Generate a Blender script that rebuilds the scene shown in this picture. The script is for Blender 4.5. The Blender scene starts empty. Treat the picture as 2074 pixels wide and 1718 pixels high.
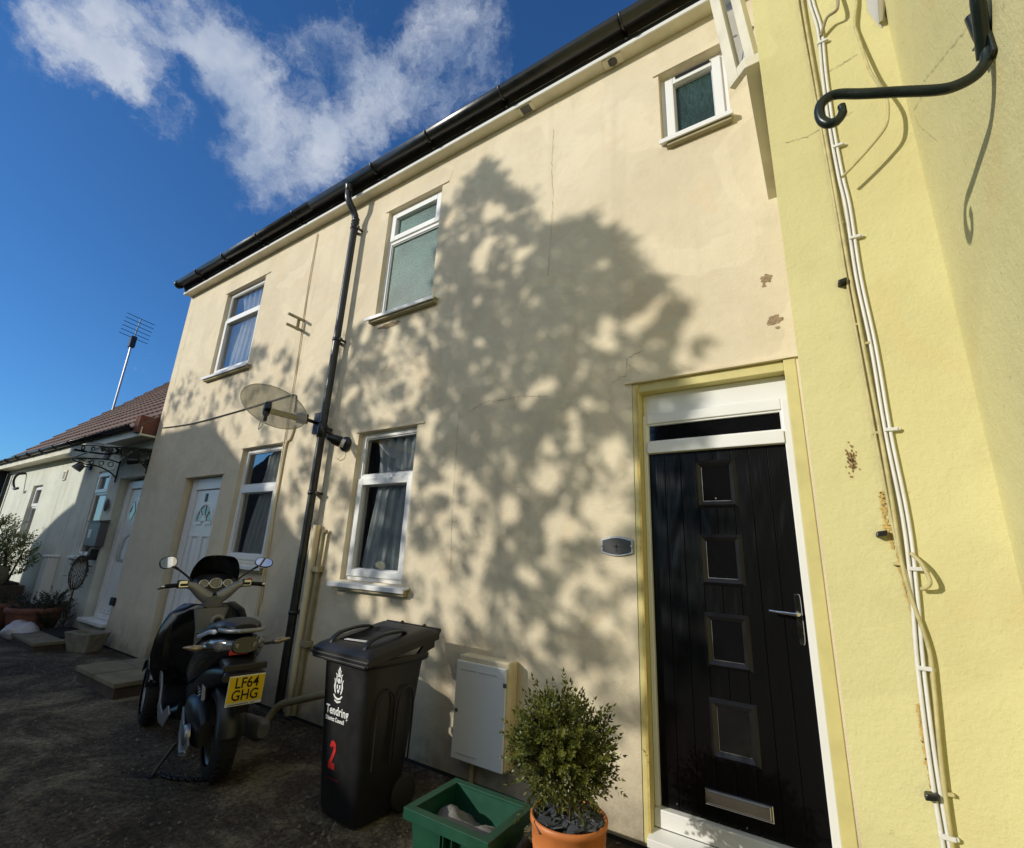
import bpy, bmesh, math, random
from mathutils import Vector, Matrix, noise
PI=math.pi; rad=math.radians
sc=bpy.context.scene; COL=sc.collection
rnd=random.Random(7)

# ------------------------------------------------------------------ mesh helpers
class MB:
    def __init__(s): s.v=[]; s.f=[]; s.sm=[]
    def add(s,vs,fs,smooth=False):
        o=len(s.v); s.v+= [tuple(v) for v in vs]
        for f in fs: s.f.append(tuple(o+i for i in f)); s.sm.append(smooth)
    def box(s,x0,x1,y0,y1,z0,z1):
        s.add([(x0,y0,z0),(x1,y0,z0),(x1,y1,z0),(x0,y1,z0),(x0,y0,z1),(x1,y0,z1),(x1,y1,z1),(x0,y1,z1)],
              [(0,3,2,1),(4,5,6,7),(0,1,5,4),(1,2,6,5),(2,3,7,6),(3,0,4,7)])
    def obox(s,c,u,v,w):
        c,u,v,w=map(Vector,(c,u,v,w))
        P=[c+a*u+b*v+d*w for d in(-1,1) for a,b in((-1,-1),(1,-1),(1,1),(-1,1))]
        s.add(P,[(0,3,2,1),(4,5,6,7),(0,1,5,4),(1,2,6,5),(2,3,7,6),(3,0,4,7)])
    def quad(s,*p): s.add(p,[tuple(range(len(p)))])
    def prism(s,poly,off):
        # poly list of 3d pts, extruded by off vector
        n=len(poly); off=Vector(off)
        P=[Vector(p) for p in poly]; Q=[p+off for p in P]
        s.add(P+Q,[tuple(reversed(range(n))),tuple(range(n,2*n))]+[(i,(i+1)%n,n+(i+1)%n,n+i) for i in range(n)])
    def loft(s,secs,n=16,cap=True,smooth=True):
        # secs: (center,U,V,e) superellipse rings
        rings=[]
        for c,U,V,e in secs:
            c,U,V=Vector(c),Vector(U),Vector(V); r=[]
            for i in range(n):
                t=2*PI*i/n; a,b=math.cos(t),math.sin(t)
                a=math.copysign(abs(a)**(2/e),a); b=math.copysign(abs(b)**(2/e),b)
                r.append(c+a*U+b*V)
            rings.append(r)
        vs=[p for r in rings for p in r]; fs=[]
        for k in range(len(rings)-1):
            for i in range(n):
                j=(i+1)%n; fs.append((k*n+i,k*n+j,(k+1)*n+j,(k+1)*n+i))
        s.add(vs,fs,smooth)
        if cap:
            s.add(rings[0],[tuple(reversed(range(n)))]); s.add(rings[-1],[tuple(range(n))])
    def tube(s,pts,r,n=10,cap=True):
        pts=[Vector(p) for p in pts]; secs=[]; prev=None
        for i,p in enumerate(pts):
            t=(pts[min(i+1,len(pts)-1)]-pts[max(i-1,0)]).normalized()
            if prev is None:
                a=Vector((0,0,1)) if abs(t.z)<.9 else Vector((1,0,0)); u=t.cross(a).normalized()
            else: u=(prev-t*prev.dot(t)).normalized()
            prev=u; w=t.cross(u); rr=r[i] if isinstance(r,(list,tuple)) else r
            secs.append((p,u*rr,w*rr,2))
        s.loft(secs,n,cap)
    def cyl(s,a,b,r,n=16,r2=None): s.tube([a,b],[r,r if r2 is None else r2],n)
    def lathe(s,prof,c=(0,0,0),axis='z',n=32,smooth=True,a0=0,a1=2*PI):
        c=Vector(c); vs=[];m=len(prof); full=abs(a1-a0-2*PI)<1e-6; N=n if full else n+1
        for i in range(N):
            t=a0+(a1-a0)*i/n; ca,sa=math.cos(t),math.sin(t)
            for r,h in prof:
                p={'z':(r*ca,r*sa,h),'x':(h,r*ca,r*sa),'y':(r*sa,h,r*ca)}[axis]
                vs.append(c+Vector(p))
        fs=[]
        for i in range(n):
            j=(i+1)%N
            for k in range(m-1): fs.append((i*m+k,j*m+k,j*m+k+1,i*m+k+1))
        s.add(vs,fs,smooth)
    def ell(s,c,U,V,W,n=16,m=10):
        c,U,V,W=map(Vector,(c,U,V,W)); secs=[]
        for k in range(m+1):
            a=-PI/2+PI*k/m; q=max(math.cos(a),.001); secs.append((c+W*math.sin(a),U*q,V*q,2))
        s.loft(secs,n)
    def build(s,name,mat,parent=None,bevel=0,seg=2,sub=0,recalc=True,auto=False):
        me=bpy.data.meshes.new(name); me.from_pydata(s.v,[],s.f); me.validate()
        if len(me.polygons)==len(s.sm): me.polygons.foreach_set('use_smooth',s.sm)
        if recalc:
            bm=bmesh.new(); bm.from_mesh(me); bmesh.ops.recalc_face_normals(bm,faces=bm.faces); bm.to_mesh(me); bm.free()
        me.update()
        o=bpy.data.objects.new(name,me); COL.objects.link(o)
        if mat: me.materials.append(mat)
        if parent: o.parent=parent
        if bevel:
            m=o.modifiers.new('b','BEVEL'); m.width=bevel; m.segments=seg; m.limit_method='ANGLE'; m.angle_limit=rad(35)
        if sub:
            m=o.modifiers.new('s','SUBSURF'); m.levels=sub; m.render_levels=sub
        return o
def thing(name,label,cat,loc=(0,0,0),rotz=0,group=None):
    o=bpy.data.objects.new(name,None); COL.objects.link(o); o.location=loc; o.rotation_euler=(0,0,rotz)
    o['label']=label; o['category']=cat
    if group:o['group']=group
    return o
def tag(o,label,cat,group=None):
    o['label']=label;o['category']=cat
    if group:o['group']=group
    return o
def copyo(src,parent):
    c=src.copy(); COL.objects.link(c); c.parent=parent
    for k in src.children:
        d=k.copy(); COL.objects.link(d); d.parent=c
    return c
def smooth_path(pts,k=6):
    P=[Vector(p) for p in pts]; out=[]
    for i in range(len(P)-1):
        a=P[max(i-1,0)];b=P[i];c=P[i+1];d=P[min(i+2,len(P)-1)]
        for j in range(k):
            t=j/k; out.append(.5*((2*b)+(c-a)*t+(2*a-5*b+4*c-d)*t*t+(3*b-a-3*c+d)*t**3))
    out.append(P[-1]); return out

# ------------------------------------------------------------------ materials
def new(name):
    m=bpy.data.materials.new(name); m.use_nodes=True; nt=m.node_tree; b=nt.nodes['Principled BSDF']; return m,nt,b
def N(nt,t,**k):
    n=nt.nodes.new(t)
    for a,v in k.items(): setattr(n,a,v)
    return n
def noise_n(nt,co,scale,detail=4,rough=.5,dist=0):
    n=N(nt,'ShaderNodeTexNoise'); n.inputs['Scale'].default_value=scale; n.inputs['Detail'].default_value=detail
    n.inputs['Roughness'].default_value=rough; n.inputs['Distortion'].default_value=dist
    nt.links.new(co,n.inputs['Vector']); return n
def ramp(nt,fac,stops):
    r=N(nt,'ShaderNodeValToRGB'); e=r.color_ramp.elements
    while len(e)<len(stops): e.new(.5)
    for i,(p,c) in enumerate(stops):
        e[i].position=p; e[i].color=(*c,1) if len(c)==3 else c
    nt.links.new(fac,r.inputs[0]); return r
def mixc(nt,fac,a,b,mode='MIX'):
    m=N(nt,'ShaderNodeMix',data_type='RGBA',blend_type=mode)
    for i,v in((0,fac),(6,a),(7,b)):
        if hasattr(v,'links') or hasattr(v,'is_linked'): nt.links.new(v,m.inputs[i])
        elif i==0: m.inputs[0].default_value=v
        else: m.inputs[i].default_value=(*v,1)
    return m.outputs[2]
def bump(nt,b,h,strength,dist,prev=None):
    n=N(nt,'ShaderNodeBump'); n.inputs['Strength'].default_value=strength; n.inputs['Distance'].default_value=dist
    nt.links.new(h,n.inputs['Height'])
    if prev: nt.links.new(prev.outputs[0],n.inputs['Normal'])
    nt.links.new(n.outputs[0],b.inputs['Normal']); return n
def coords(nt,obj=True):
    g=N(nt,'ShaderNodeNewGeometry'); return g.outputs['Position']
def simple(name,col,rough=.5,metal=0,spec=.5,coat=0,var=.0,vscale=8,bumpd=0,bscale=60,objco=True):
    m,nt,b=new(name); b.inputs['Roughness'].default_value=rough; b.inputs['Metallic'].default_value=metal
    b.inputs['Specular IOR Level'].default_value=spec; b.inputs['Coat Weight'].default_value=coat
    b.inputs['Coat Roughness'].default_value=.05
    b.inputs['Base Color'].default_value=(*col,1)
    tc=N(nt,'ShaderNodeTexCoord').outputs['Object'] if objco else coords(nt)
    if var:
        n=noise_n(nt,tc,vscale,5,.6); 
        r=ramp(nt,n.outputs[0],[(.3,tuple(c*(1-var) for c in col)),(.7,tuple(min(1,c*(1+var)) for c in col))])
        nt.links.new(r.outputs[0],b.inputs['Base Color'])
        rr=N(nt,'ShaderNodeMapRange'); rr.inputs[3].default_value=max(0,rough-.12); rr.inputs[4].default_value=min(1,rough+.15)
        nt.links.new(n.outputs[0],rr.inputs[0]); nt.links.new(rr.outputs[0],b.inputs['Roughness'])
    if bumpd:
        n2=noise_n(nt,tc,bscale,4,.6); bump(nt,b,n2.outputs[0],.6,bumpd)
    return m
def plaster(name,col,col2,stain,fine=.004,coarse=.012,fscale=90,dirtz=True,streak=.5):
    m,nt,b=new(name); p=coords(nt); L=nt.links
    b.inputs['Roughness'].default_value=.85; b.inputs['Specular IOR Level'].default_value=.25
    big=noise_n(nt,p,.9,5,.6,.6); c=ramp(nt,big.outputs[0],[(.32,col2),(.62,col)]).outputs[0]
    med=noise_n(nt,p,5,6,.65); f=ramp(nt,med.outputs[0],[(.5,(0,0,0)),(.75,(.35,.35,.35))]).outputs[0]
    c=mixc(nt,f,c,tuple(x*.86 for x in col2))
    rp=noise_n(nt,p,1.25,3,.45,1.2); rf_=ramp(nt,rp.outputs[0],[(.545,(0,0,0)),(.565,(.55,.55,.55))]).outputs[0]; c=mixc(nt,rf_,c,tuple(min(1,x*1.05) for x in col))
    rp2=noise_n(nt,p,2.9,4,.5,.8); rf2=ramp(nt,rp2.outputs[0],[(.60,(0,0,0)),(.63,(.45,.45,.45))]).outputs[0]; c=mixc(nt,rf2,c,(col[0]*.97,col[1]*.90,col[2]*.84))
    # vertical streaks of old rain dirt
    mp=N(nt,'ShaderNodeMapping'); mp.inputs['Scale'].default_value=(5,5,.35); L.new(p,mp.inputs[0])
    st=noise_n(nt,mp.outputs[0],1,5,.6); sf=ramp(nt,st.outputs[0],[(.55,(0,0,0)),(.8,(streak,)*3)]).outputs[0]
    c=mixc(nt,sf,c,stain)
    if dirtz:   # splash dirt low down on the wall
        sx=N(nt,'ShaderNodeSeparateXYZ'); L.new(p,sx.inputs[0])
        mr=N(nt,'ShaderNodeMapRange'); mr.inputs[1].default_value=.0; mr.inputs[2].default_value=.55; mr.inputs[3].default_value=1.5; mr.inputs[4].default_value=0
        L.new(sx.outputs[2],mr.inputs[0])
        d=noise_n(nt,p,7,6,.7); mu=N(nt,'ShaderNodeMath',operation='MULTIPLY'); L.new(mr.outputs[0],mu.inputs[0]); L.new(d.outputs[0],mu.inputs[1])
        c=mixc(nt,mu.outputs[0],c,tuple(x*.45 for x in stain))
    sp=noise_n(nt,p,38,3,.5); sf2=ramp(nt,sp.outputs[0],[(.70,(0,0,0)),(.76,(.35,)*3)]).outputs[0]
    c=mixc(nt,sf2,c,tuple(x*.6 for x in stain))
    L.new(c,b.inputs['Base Color'])
    n1=noise_n(nt,p,fscale,4,.7); n2=noise_n(nt,p,9,4,.6); n3=noise_n(nt,p,2.2,3,.5)
    b1=bump(nt,b,n3.outputs[0],.7,coarse*2.5); b2=bump(nt,b,n2.outputs[0],.6,coarse,b1); bump(nt,b,n1.outputs[0],.7,fine,b2)
    return m
M={}
M['cream']=plaster('cream_render',(.75,.655,.475),(.665,.57,.41),(.47,.40,.30),streak=.28)
M['cream2']=plaster('cream_render_far',(.75,.66,.46),(.69,.59,.40),(.45,.39,.28))
M['yellow']=plaster('yellow_masonry_paint',(.69,.635,.325),(.63,.57,.285),(.52,.44,.22),fine=.0032,coarse=.007,fscale=95,dirtz=False,streak=.2)
M['mint']=plaster('pale_green_render',(.70,.72,.63),(.62,.64,.55),(.30,.30,.24),fine=.005,fscale=70)
M['white']=simple('white_upvc',(.80,.80,.78),.30,var=.025,vscale=2)
M['whitedirty']=simple('weathered_white_board',(.72,.67,.52),.5,var=.14,vscale=4,bumpd=.001,bscale=30)
M['yellowboard']=simple('yellow_painted_timber',(.60,.53,.22),.5,var=.10,vscale=6,bumpd=.002,bscale=25)
M['ochre']=simple('ochre_old_paint',(.56,.39,.12),.7,var=.2,vscale=25,bumpd=.002)
M['brownfleck']=simple('rust_brown_fleck',(.33,.20,.09),.9)
M['black']=simple('black_plastic',(.008,.008,.009),.35,var=.25,vscale=10,bumpd=.0006,bscale=40)
M['gutter']=simple('black_upvc_gutter',(.016,.017,.018),.30,var=.35,vscale=12,bumpd=.001,bscale=15,objco=False)
M['binblack']=simple('bin_plastic',(.009,.009,.0095),.42,var=.3,vscale=7,bumpd=.0012,bscale=50)
M['gloss']=simple('gloss_black_paint',(.004,.0045,.006),.16,coat=.5)
M['rubber']=simple('tyre_rubber',(.010,.010,.010),.75,bumpd=.002,bscale=80)
M['silver']=simple('silver_paint',(.27,.27,.26),.36,metal=.4,var=.08)
M['chrome']=simple('polished_chrome',(.75,.74,.72),.12,metal=1,var=.05)
M['steel']=simple('zinc_steel',(.36,.36,.36),.35,metal=.9,var=.2,vscale=20)
M['iron']=simple('green_black_iron',(.010,.016,.012),.28,var=.2,vscale=25,bumpd=.0012,bscale=45)
M['terracotta']=simple('terracotta_plastic',(.58,.19,.055),.45,var=.12,vscale=6,bumpd=.0008)
M['terraold']=simple('old_terracotta',(.20,.085,.055),.75,var=.25,vscale=7,bumpd=.003)
M['green']=simple('green_crate_plastic',(.009,.066,.036),.38,var=.18,vscale=5,bumpd=.0008)
M['slate']=simple('slate_chips',(.055,.062,.070),.55,var=.3,vscale=14,bumpd=.004,bscale=25)
M['stone']=simple('weathered_stone',(.24,.22,.17),.9,var=.3,vscale=9,bumpd=.01,bscale=30)
M['grit']=simple('brown_grit',(.17,.145,.11),.9,var=.4,vscale=30,objco=False)
M['slab']=simple('paving_slab',(.20,.175,.11),.9,var=.28,vscale=5,bumpd=.006,bscale=40,objco=False)
M['brick']=simple('old_brick',(.075,.055,.042),.9,var=.4,vscale=9,bumpd=.01,bscale=30)
M['redbrick']=simple('dark_red_brick',(.15,.06,.04),.9,var=.3)  # mottled dark red, the brick's own colour
M['soil']=simple('dark_soil',(.03,.024,.018),.95,var=.3,vscale=14,bumpd=.02,bscale=30)
M['bark']=simple('bark',(.075,.05,.032),.9,var=.35,vscale=18,bumpd=.008,bscale=40)
M['grey']=simple('grey_plastic',(.10,.10,.105),.4,var=.15)
M['signface']=simple('dark_slate_sign',(.028,.028,.030),.45)
M['lightgrey']=simple('light_grey_plastic',(.55,.55,.54),.35)
M['cable']=simple('white_cable',(.74,.73,.68),.4,var=.06,vscale=30,objco=False)
M['ycable']=simple('painted_over_cable',(.52,.455,.22),.5,var=.2,vscale=30,bumpd=.002,objco=False)
M['red']=simple('red_plastic',(.45,.012,.012),.22)
M['redpaint']=simple('red_brush_paint',(.42,.012,.012),.5,var=.25,vscale=20)
M['amber']=simple('clear_amber_lens',(.34,.27,.19),.12,coat=.6,metal=.5,var=.4,vscale=40)
M['lens']=simple('clear_lamp_lens',(.13,.13,.125),.12,metal=.5,var=.5,vscale=35,coat=.6)
M['plate']=simple('yellow_plate',(.95,.66,.02),.35)
M['ink']=simple('black_ink',(.012,.008,.01),.4)
M['whiteprint']=simple('white_print',(.85,.85,.83),.5)
M['bag']=simple('thin_white_plastic_bag',(.60,.59,.63),.3,var=.15,bumpd=.05,bscale=11)
M['sack']=simple('grey_woven_wrap',(.17,.165,.15),.6,var=.12,vscale=14,bumpd=.004,bscale=120)
M['roof_and_shade_dark']=simple('dark_roof_and_fascia_shade',(.04,.035,.03),.9,var=.2)  # roof colour, also used as painted shade on the upper fascia
M['darkrender']=simple('dark_weathered_render',(.09,.085,.075),.9,var=.2,vscale=3)
M['timberdark']=simple('dark_stained_boards',(.02,.02,.024),.8,var=.3)
M['screen']=simple('smoked_screen',(.006,.006,.007),.08,coat=.8)
M['mirror']=simple('mirror_glass',(.85,.87,.9),.02,metal=1)
M['curtain']=simple('sheer_curtain',(.90,.92,.90),.8,var=.1)
M['hole']=simple('bare_patch',(.30,.22,.13),.95,var=.35,vscale=40,bumpd=.01)
M['crack']=simple('crack_line',(.40,.33,.22),.95)
M['trim']=simple('cement_strip',(.33,.29,.18),.9,var=.15,bumpd=.003)
def m_dish():
    m,nt,b=new('clear_perspex_dish'); tr=N(nt,'ShaderNodeBsdfTransparent'); tr.inputs[0].default_value=(.74,.73,.66,1)
    b.inputs['Base Color'].default_value=(.30,.29,.25,1); b.inputs['Roughness'].default_value=.35
    n=noise_n(nt,coords(nt),9,5,.6); r=ramp(nt,n.outputs[0],[(.35,(.48,.48,.48)),(.7,(.72,.72,.72))])
    mx=N(nt,'ShaderNodeMixShader'); nt.links.new(r.outputs[0],mx.inputs[0]); nt.links.new(tr.outputs[0],mx.inputs[1]); nt.links.new(b.outputs[0],mx.inputs[2])
    nt.links.new(mx.outputs[0],nt.nodes['Material Output'].inputs[0]); return m
M['dish']=m_dish()
def m_glass(name,tint=(.92,.96,.96),refl=.24,rough=.01,wob=.0015):
    m,nt,b=new(name); nt.nodes.remove(b); g=N(nt,'ShaderNodeBsdfGlossy'); g.inputs['Roughness'].default_value=rough
    t=N(nt,'ShaderNodeBsdfTransparent'); t.inputs[0].default_value=(*tint,1)
    lw=N(nt,'ShaderNodeFresnel'); lw.inputs[0].default_value=1.5
    n=noise_n(nt,coords(nt),3,2,.5); bp=N(nt,'ShaderNodeBump'); bp.inputs['Strength'].default_value=.5; bp.inputs['Distance'].default_value=wob; nt.links.new(n.outputs[0],bp.inputs['Height']); nt.links.new(bp.outputs[0],g.inputs['Normal'])
    ma=N(nt,'ShaderNodeMath',operation='ADD'); ma.inputs[1].default_value=refl; ma.use_clamp=True; nt.links.new(lw.outputs[0],ma.inputs[0])
    mx=N(nt,'ShaderNodeMixShader'); nt.links.new(ma.outputs[0],mx.inputs[0]); nt.links.new(t.outputs[0],mx.inputs[1]); nt.links.new(g.outputs[0],mx.inputs[2])
    nt.links.new(mx.outputs[0],nt.nodes['Material Output'].inputs[0]); return m
M['glass']=m_glass('window_glass'); M['glassdark']=simple('dark_tinted_glass',(.006,.006,.007),.05,coat=.5)
def m_frost(name,col,rough=.35,scale=260,bd=.004,wave=False):
    m,nt,b=new(name); p=coords(nt); b.inputs['Roughness'].default_value=rough; b.inputs['Specular IOR Level'].default_value=.35
    v=noise_n(nt,p,2.5,4,.5); c=ramp(nt,v.outputs[0],[(.35,tuple(x*.55 for x in col)),(.65,tuple(min(1,x*1.25) for x in col))])
    if wave:
        mp=N(nt,'ShaderNodeMapping'); mp.inputs['Scale'].default_value=(30,30,5); nt.links.new(p,mp.inputs[0]); w=noise_n(nt,mp.outputs[0],1,3,.6,2.5)
        c2=ramp(nt,w.outputs[0],[(.42,(.55,.55,.55)),(.5,(1.0,1.0,1.0)),(.58,(.6,.6,.6))])
    else:
        w=noise_n(nt,p,scale,2,.6); c2=ramp(nt,w.outputs[0],[(.40,(.45,.45,.45)),(.60,(1,1,1))])
    nt.links.new(mixc(nt,1.0,c.outputs[0],c2.outputs[0],'MULTIPLY'),b.inputs['Base Color'])
    bump(nt,b,w.outputs[0],.8,bd); return m
M['frost']=m_frost('obscured_glass',(.085,.19,.165),rough=.45,scale=60,bd=.003)
M['frostdark']=m_frost('rippled_dark_glass',(.035,.07,.06),rough=.2,wave=True,bd=.006)
def m_door():
    m,nt,b=new('black_woodgrain_door'); p=coords(nt); b.inputs['Base Color'].default_value=(.0035,.0035,.004,1)
    b.inputs['Roughness'].default_value=.27; b.inputs['Specular IOR Level'].default_value=.22
    mp=N(nt,'ShaderNodeMapping'); mp.inputs['Scale'].default_value=(9,9,1.1); nt.links.new(p,mp.inputs[0])
    w=N(nt,'ShaderNodeTexWave',wave_type='RINGS',rings_direction='X'); w.inputs['Scale'].default_value=.9; w.inputs['Distortion'].default_value=9; w.inputs['Detail'].default_value=3; w.inputs['Detail Scale'].default_value=.55
    nt.links.new(mp.outputs[0],w.inputs[0])
    mp2=N(nt,'ShaderNodeMapping'); mp2.inputs['Scale'].default_value=(160,160,5); nt.links.new(p,mp2.inputs[0]); f=noise_n(nt,mp2.outputs[0],1,3,.6)
    b1=bump(nt,b,w.outputs[1],.6,.003); bump(nt,b,f.outputs[0],.5,.0012,b1); return m
M['door']=m_door()
def m_brickwall():
    m,nt,b=new('facing_brick'); t=N(nt,'ShaderNodeTexBrick'); t.inputs['Scale'].default_value=1
    t.inputs['Color1'].default_value=(.28,.12,.07,1); t.inputs['Color2'].default_value=(.2,.085,.05,1); t.inputs['Mortar'].default_value=(.3,.27,.22,1)
    t.inputs['Brick Width'].default_value=.225; t.inputs['Row Height'].default_value=.075; t.inputs['Mortar Size'].default_value=.01
    mp=N(nt,'ShaderNodeMapping'); mp.inputs['Rotation'].default_value=(PI/2,0,0); nt.links.new(coords(nt),mp.inputs[0]); nt.links.new(mp.outputs[0],t.inputs[0])
    nt.links.new(t.outputs[0],b.inputs['Base Color']); b.inputs['Roughness'].default_value=.9; return m
M['brickwall']=m_brickwall()
def m_tiles():
    m,nt,b=new('concrete_roof_tiles'); p=coords(nt); b.inputs['Roughness'].default_value=.85
    n=noise_n(nt,p,1.6,6,.65); n2=noise_n(nt,p,14,5,.7)
    c=ramp(nt,n.outputs[0],[(.3,(.10,.062,.05)),(.7,(.20,.13,.105))]).outputs[0]
    f=ramp(nt,n2.outputs[0],[(.55,(0,0,0)),(.72,(.6,.6,.6))]).outputs[0]
    c=mixc(nt,f,c,(.14,.13,.07)); nt.links.new(c,b.inputs['Base Color'])
    w=N(nt,'ShaderNodeTexWave',wave_type='BANDS',bands_direction='X'); w.inputs['Scale'].default_value=3.1/ (2*PI)*2*PI/2; w.inputs['Distortion'].default_value=.3; nt.links.new(p,w.inputs[0])
    b1=bump(nt,b,w.outputs[1],.8,.03); bump(nt,b,n2.outputs[0],.6,.01,b1); return m
M['tiles']=m_tiles()
def m_ground():
    m,nt,b=new('worn_gravelly_tarmac'); p=coords(nt); b.inputs['Roughness'].default_value=.92; b.inputs['Specular IOR Level'].default_value=.25
    a=noise_n(nt,p,1.5,7,.7,.6); g=noise_n(nt,p,28,6,.75); v=N(nt,'ShaderNodeTexVoronoi'); v.inputs['Scale'].default_value=55; nt.links.new(p,v.inputs['Vector'])
    c=ramp(nt,a.outputs[0],[(.34,(.045,.037,.029)),(.5,(.11,.090,.066)),(.64,(.30,.265,.18))]).outputs[0]
    gf=ramp(nt,g.outputs[0],[(.35,(.35,.35,.35)),(.68,(1.6,1.58,1.5))]).outputs[0]
    c=mixc(nt,1.0,c,gf,'MULTIPLY')
    vf=ramp(nt,v.outputs['Color'],[(.82,(0,0,0)),(.92,(.35,.35,.35))]).outputs[0]; c=mixc(nt,vf,c,(.20,.17,.13))
    nt.links.new(c,b.inputs['Base Color'])
    b1=bump(nt,b,a.outputs[0],.6,.05); b2=bump(nt,b,g.outputs[0],.9,.035,b1); bump(nt,b,v.outputs['Distance'],.5,.015,b2); return m
M['ground']=m_ground()
def m_leaf(name,c1,c2,rough=.45,trans=.25):
    m,nt,b=new(name); p=coords(nt); n=noise_n(nt,p,22,2,.5)
    r=ramp(nt,n.outputs[0],[(.38,c1),(.62,c2)]); nt.links.new(r.outputs[0],b.inputs['Base Color']); b.inputs['Roughness'].default_value=rough
    t=N(nt,'ShaderNodeBsdfTranslucent'); nt.links.new(r.outputs[0],t.inputs[0]); mx=N(nt,'ShaderNodeMixShader'); mx.inputs[0].default_value=trans
    nt.links.new(b.outputs[0],mx.inputs[1]); nt.links.new(t.outputs[0],mx.inputs[2]); nt.links.new(mx.outputs[0],nt.nodes['Material Output'].inputs[0]); return m
M['box']=m_leaf('box_leaves',(.045,.060,.010),(.17,.18,.030))
M['leaf']=m_leaf('tree_leaves',(.02,.035,.012),(.05,.07,.02),trans=.08)
M['darkhedge']=simple('hedge_inside',(.012,.018,.008),.95)
M['deadleaf']=m_leaf('dead_leaves',(.05,.03,.015),(.16,.10,.045),.8,.05)
M['shrub']=m_leaf('shrub_leaves',(.10,.12,.03),(.24,.25,.08))
M['dkplant']=m_leaf('dark_plant',(.02,.03,.014),(.05,.055,.025))

# ------------------------------------------------------------------ ground
g=MB(); g.quad((-300,-300,0),(300,-300,0),(300,300,0),(-300,300,0)); o=g.build('ground',M['ground']); o['kind']='structure'
# loose stones on the lane
g=MB(); r2=random.Random(3)
for i in range(5200):
    x=-9.5+8.6*r2.random()**.8; y=-.05-2.2*r2.random(); s=.004+.011*r2.random()**3
    if x>-1.2 and y>-.5: continue
    a=r2.random()*PI; h=s*(.4+.5*r2.random()); ca,sa=math.cos(a)*s,math.sin(a)*s*.8
    vs=[(x+ca,y+sa,0),(x-sa,y+ca,0),(x-ca,y-sa,0),(x+sa,y-ca,0),(x+ca*.4,y+sa*.3,h),(x-ca*.5,y-sa*.4,h*.8)]
    g.add(vs,[(0,1,4),(1,5,4),(1,2,5),(2,3,5),(3,0,4),(3,4,5)])
o=g.build('gravel',M['grit'],recalc=False); o['kind']='stuff'; o['label']='loose grit and small stones scattered over the dark lane'

# dead leaves and weeds gathered along the foot of the wall
g=MB(); r2=random.Random(17)
for i in range(420):
    x=-8.9+8.0*r2.random(); y=-.03-.30*r2.random()**2.2 if r2.random()<.75 else -.3-1.8*r2.random(); z=.006+.008*r2.random(); a=r2.random()*2*PI; L=.010+.018*r2.random(); w_=L*.4; t=r2.uniform(-.5,.5)*L
    ca,sa=math.cos(a),math.sin(a); P=[(-L,0,0),(0,w_,abs(t)*.4),(L,0,t*.5),(0,-w_,abs(t)*.3)]
    g.add([(x+p*ca-q*sa,y+p*sa+q*ca,z+h+.002) for p,q,h in P],[(0,1,2,3)])
o=g.build('leaf_litter',M['deadleaf'],recalc=False); o['kind']='stuff'; o['label']='brown dead leaves blown along the foot of the cream wall'
# ------------------------------------------------------------------ walls with openings
def wall_front(mb,x0,x1,z0,z1,holes,y=0,depth=.14):
    xs=sorted({x0,x1,*[h[0] for h in holes],*[h[1] for h in holes]}); zs=sorted({z0,z1,*[h[2] for h in holes],*[h[3] for h in holes]})
    for i in range(len(xs)-1):
        for k in range(len(zs)-1):
            cx=(xs[i]+xs[i+1])/2; cz=(zs[k]+zs[k+1])/2
            if any(h[0]<cx<h[1] and h[2]<cz<h[3] for h in holes): continue
            mb.quad((xs[i],y,zs[k]),(xs[i+1],y,zs[k]),(xs[i+1],y,zs[k+1]),(xs[i],y,zs[k+1]))
    for h in holes:
        a,b,c,d=h[:4]; dd=h[4] if len(h)>4 else depth; Y=y+dd
        mb.quad((a,y,c),(a,Y,c),(a,Y,d),(a,y,d)); mb.quad((b,y,c),(b,y,d),(b,Y,d),(b,Y,c))
        mb.quad((a,y,d),(a,Y,d),(b,Y,d),(b,y,d)); mb.quad((a,y,c),(b,y,c),(b,Y,c),(a,Y,c))
        if len(h)>5: mb.quad((a,Y,c),(b,Y,c),(b,Y,d),(a,Y,d))
def shell(mb,x0,x1,y0,y1,z0,z1):
    mb.quad((x0,y0,z0),(x0,y1,z0),(x0,y1,z1),(x0,y0,z1)); mb.quad((x1,y0,z0),(x1,y0,z1),(x1,y1,z1),(x1,y1,z0))
    mb.quad((x0,y1,z0),(x1,y1,z0),(x1,y1,z1),(x0,y1,z1)); mb.quad((x0,y0,z1),(x1,y0,z1),(x1,y1,z1),(x0,y1,z1))
def head(mb,x0,x1,z,y=0,e0=.04,e1=.09):   # little projecting bead over an opening
    mb.box(x0-e0,x1+e1,y-.012,y-.0005,z+.001,z+.014)
def ribbon(pts,w,y=-.0015,jit=.006,seed=1,sub=10):
    r=random.Random(seed); P=[]
    for i in range(len(pts)-1):
        for j in range(sub):
            t=j/sub; P.append((pts[i][0]*(1-t)+pts[i+1][0]*t+r.uniform(-jit,jit),pts[i][1]*(1-t)+pts[i+1][1]*t+r.uniform(-jit,jit)))
    P.append(pts[-1]); mb=MB()
    for i in range(len(P)-1):
        (a,b),(c,d)=P[i],P[i+1]; L=math.hypot(c-a,d-b)+1e-9; nx,nz=-(d-b)/L,(c-a)/L; w1=w*.62*r.uniform(.15,1.15)
        mb.quad((a-nx*w1,y,b-nz*w1),(c-nx*w1,y,d-nz*w1),(c+nx*w1,y,d+nz*w1),(a+nx*w1,y,b+nz*w1))
    return mb

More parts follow.
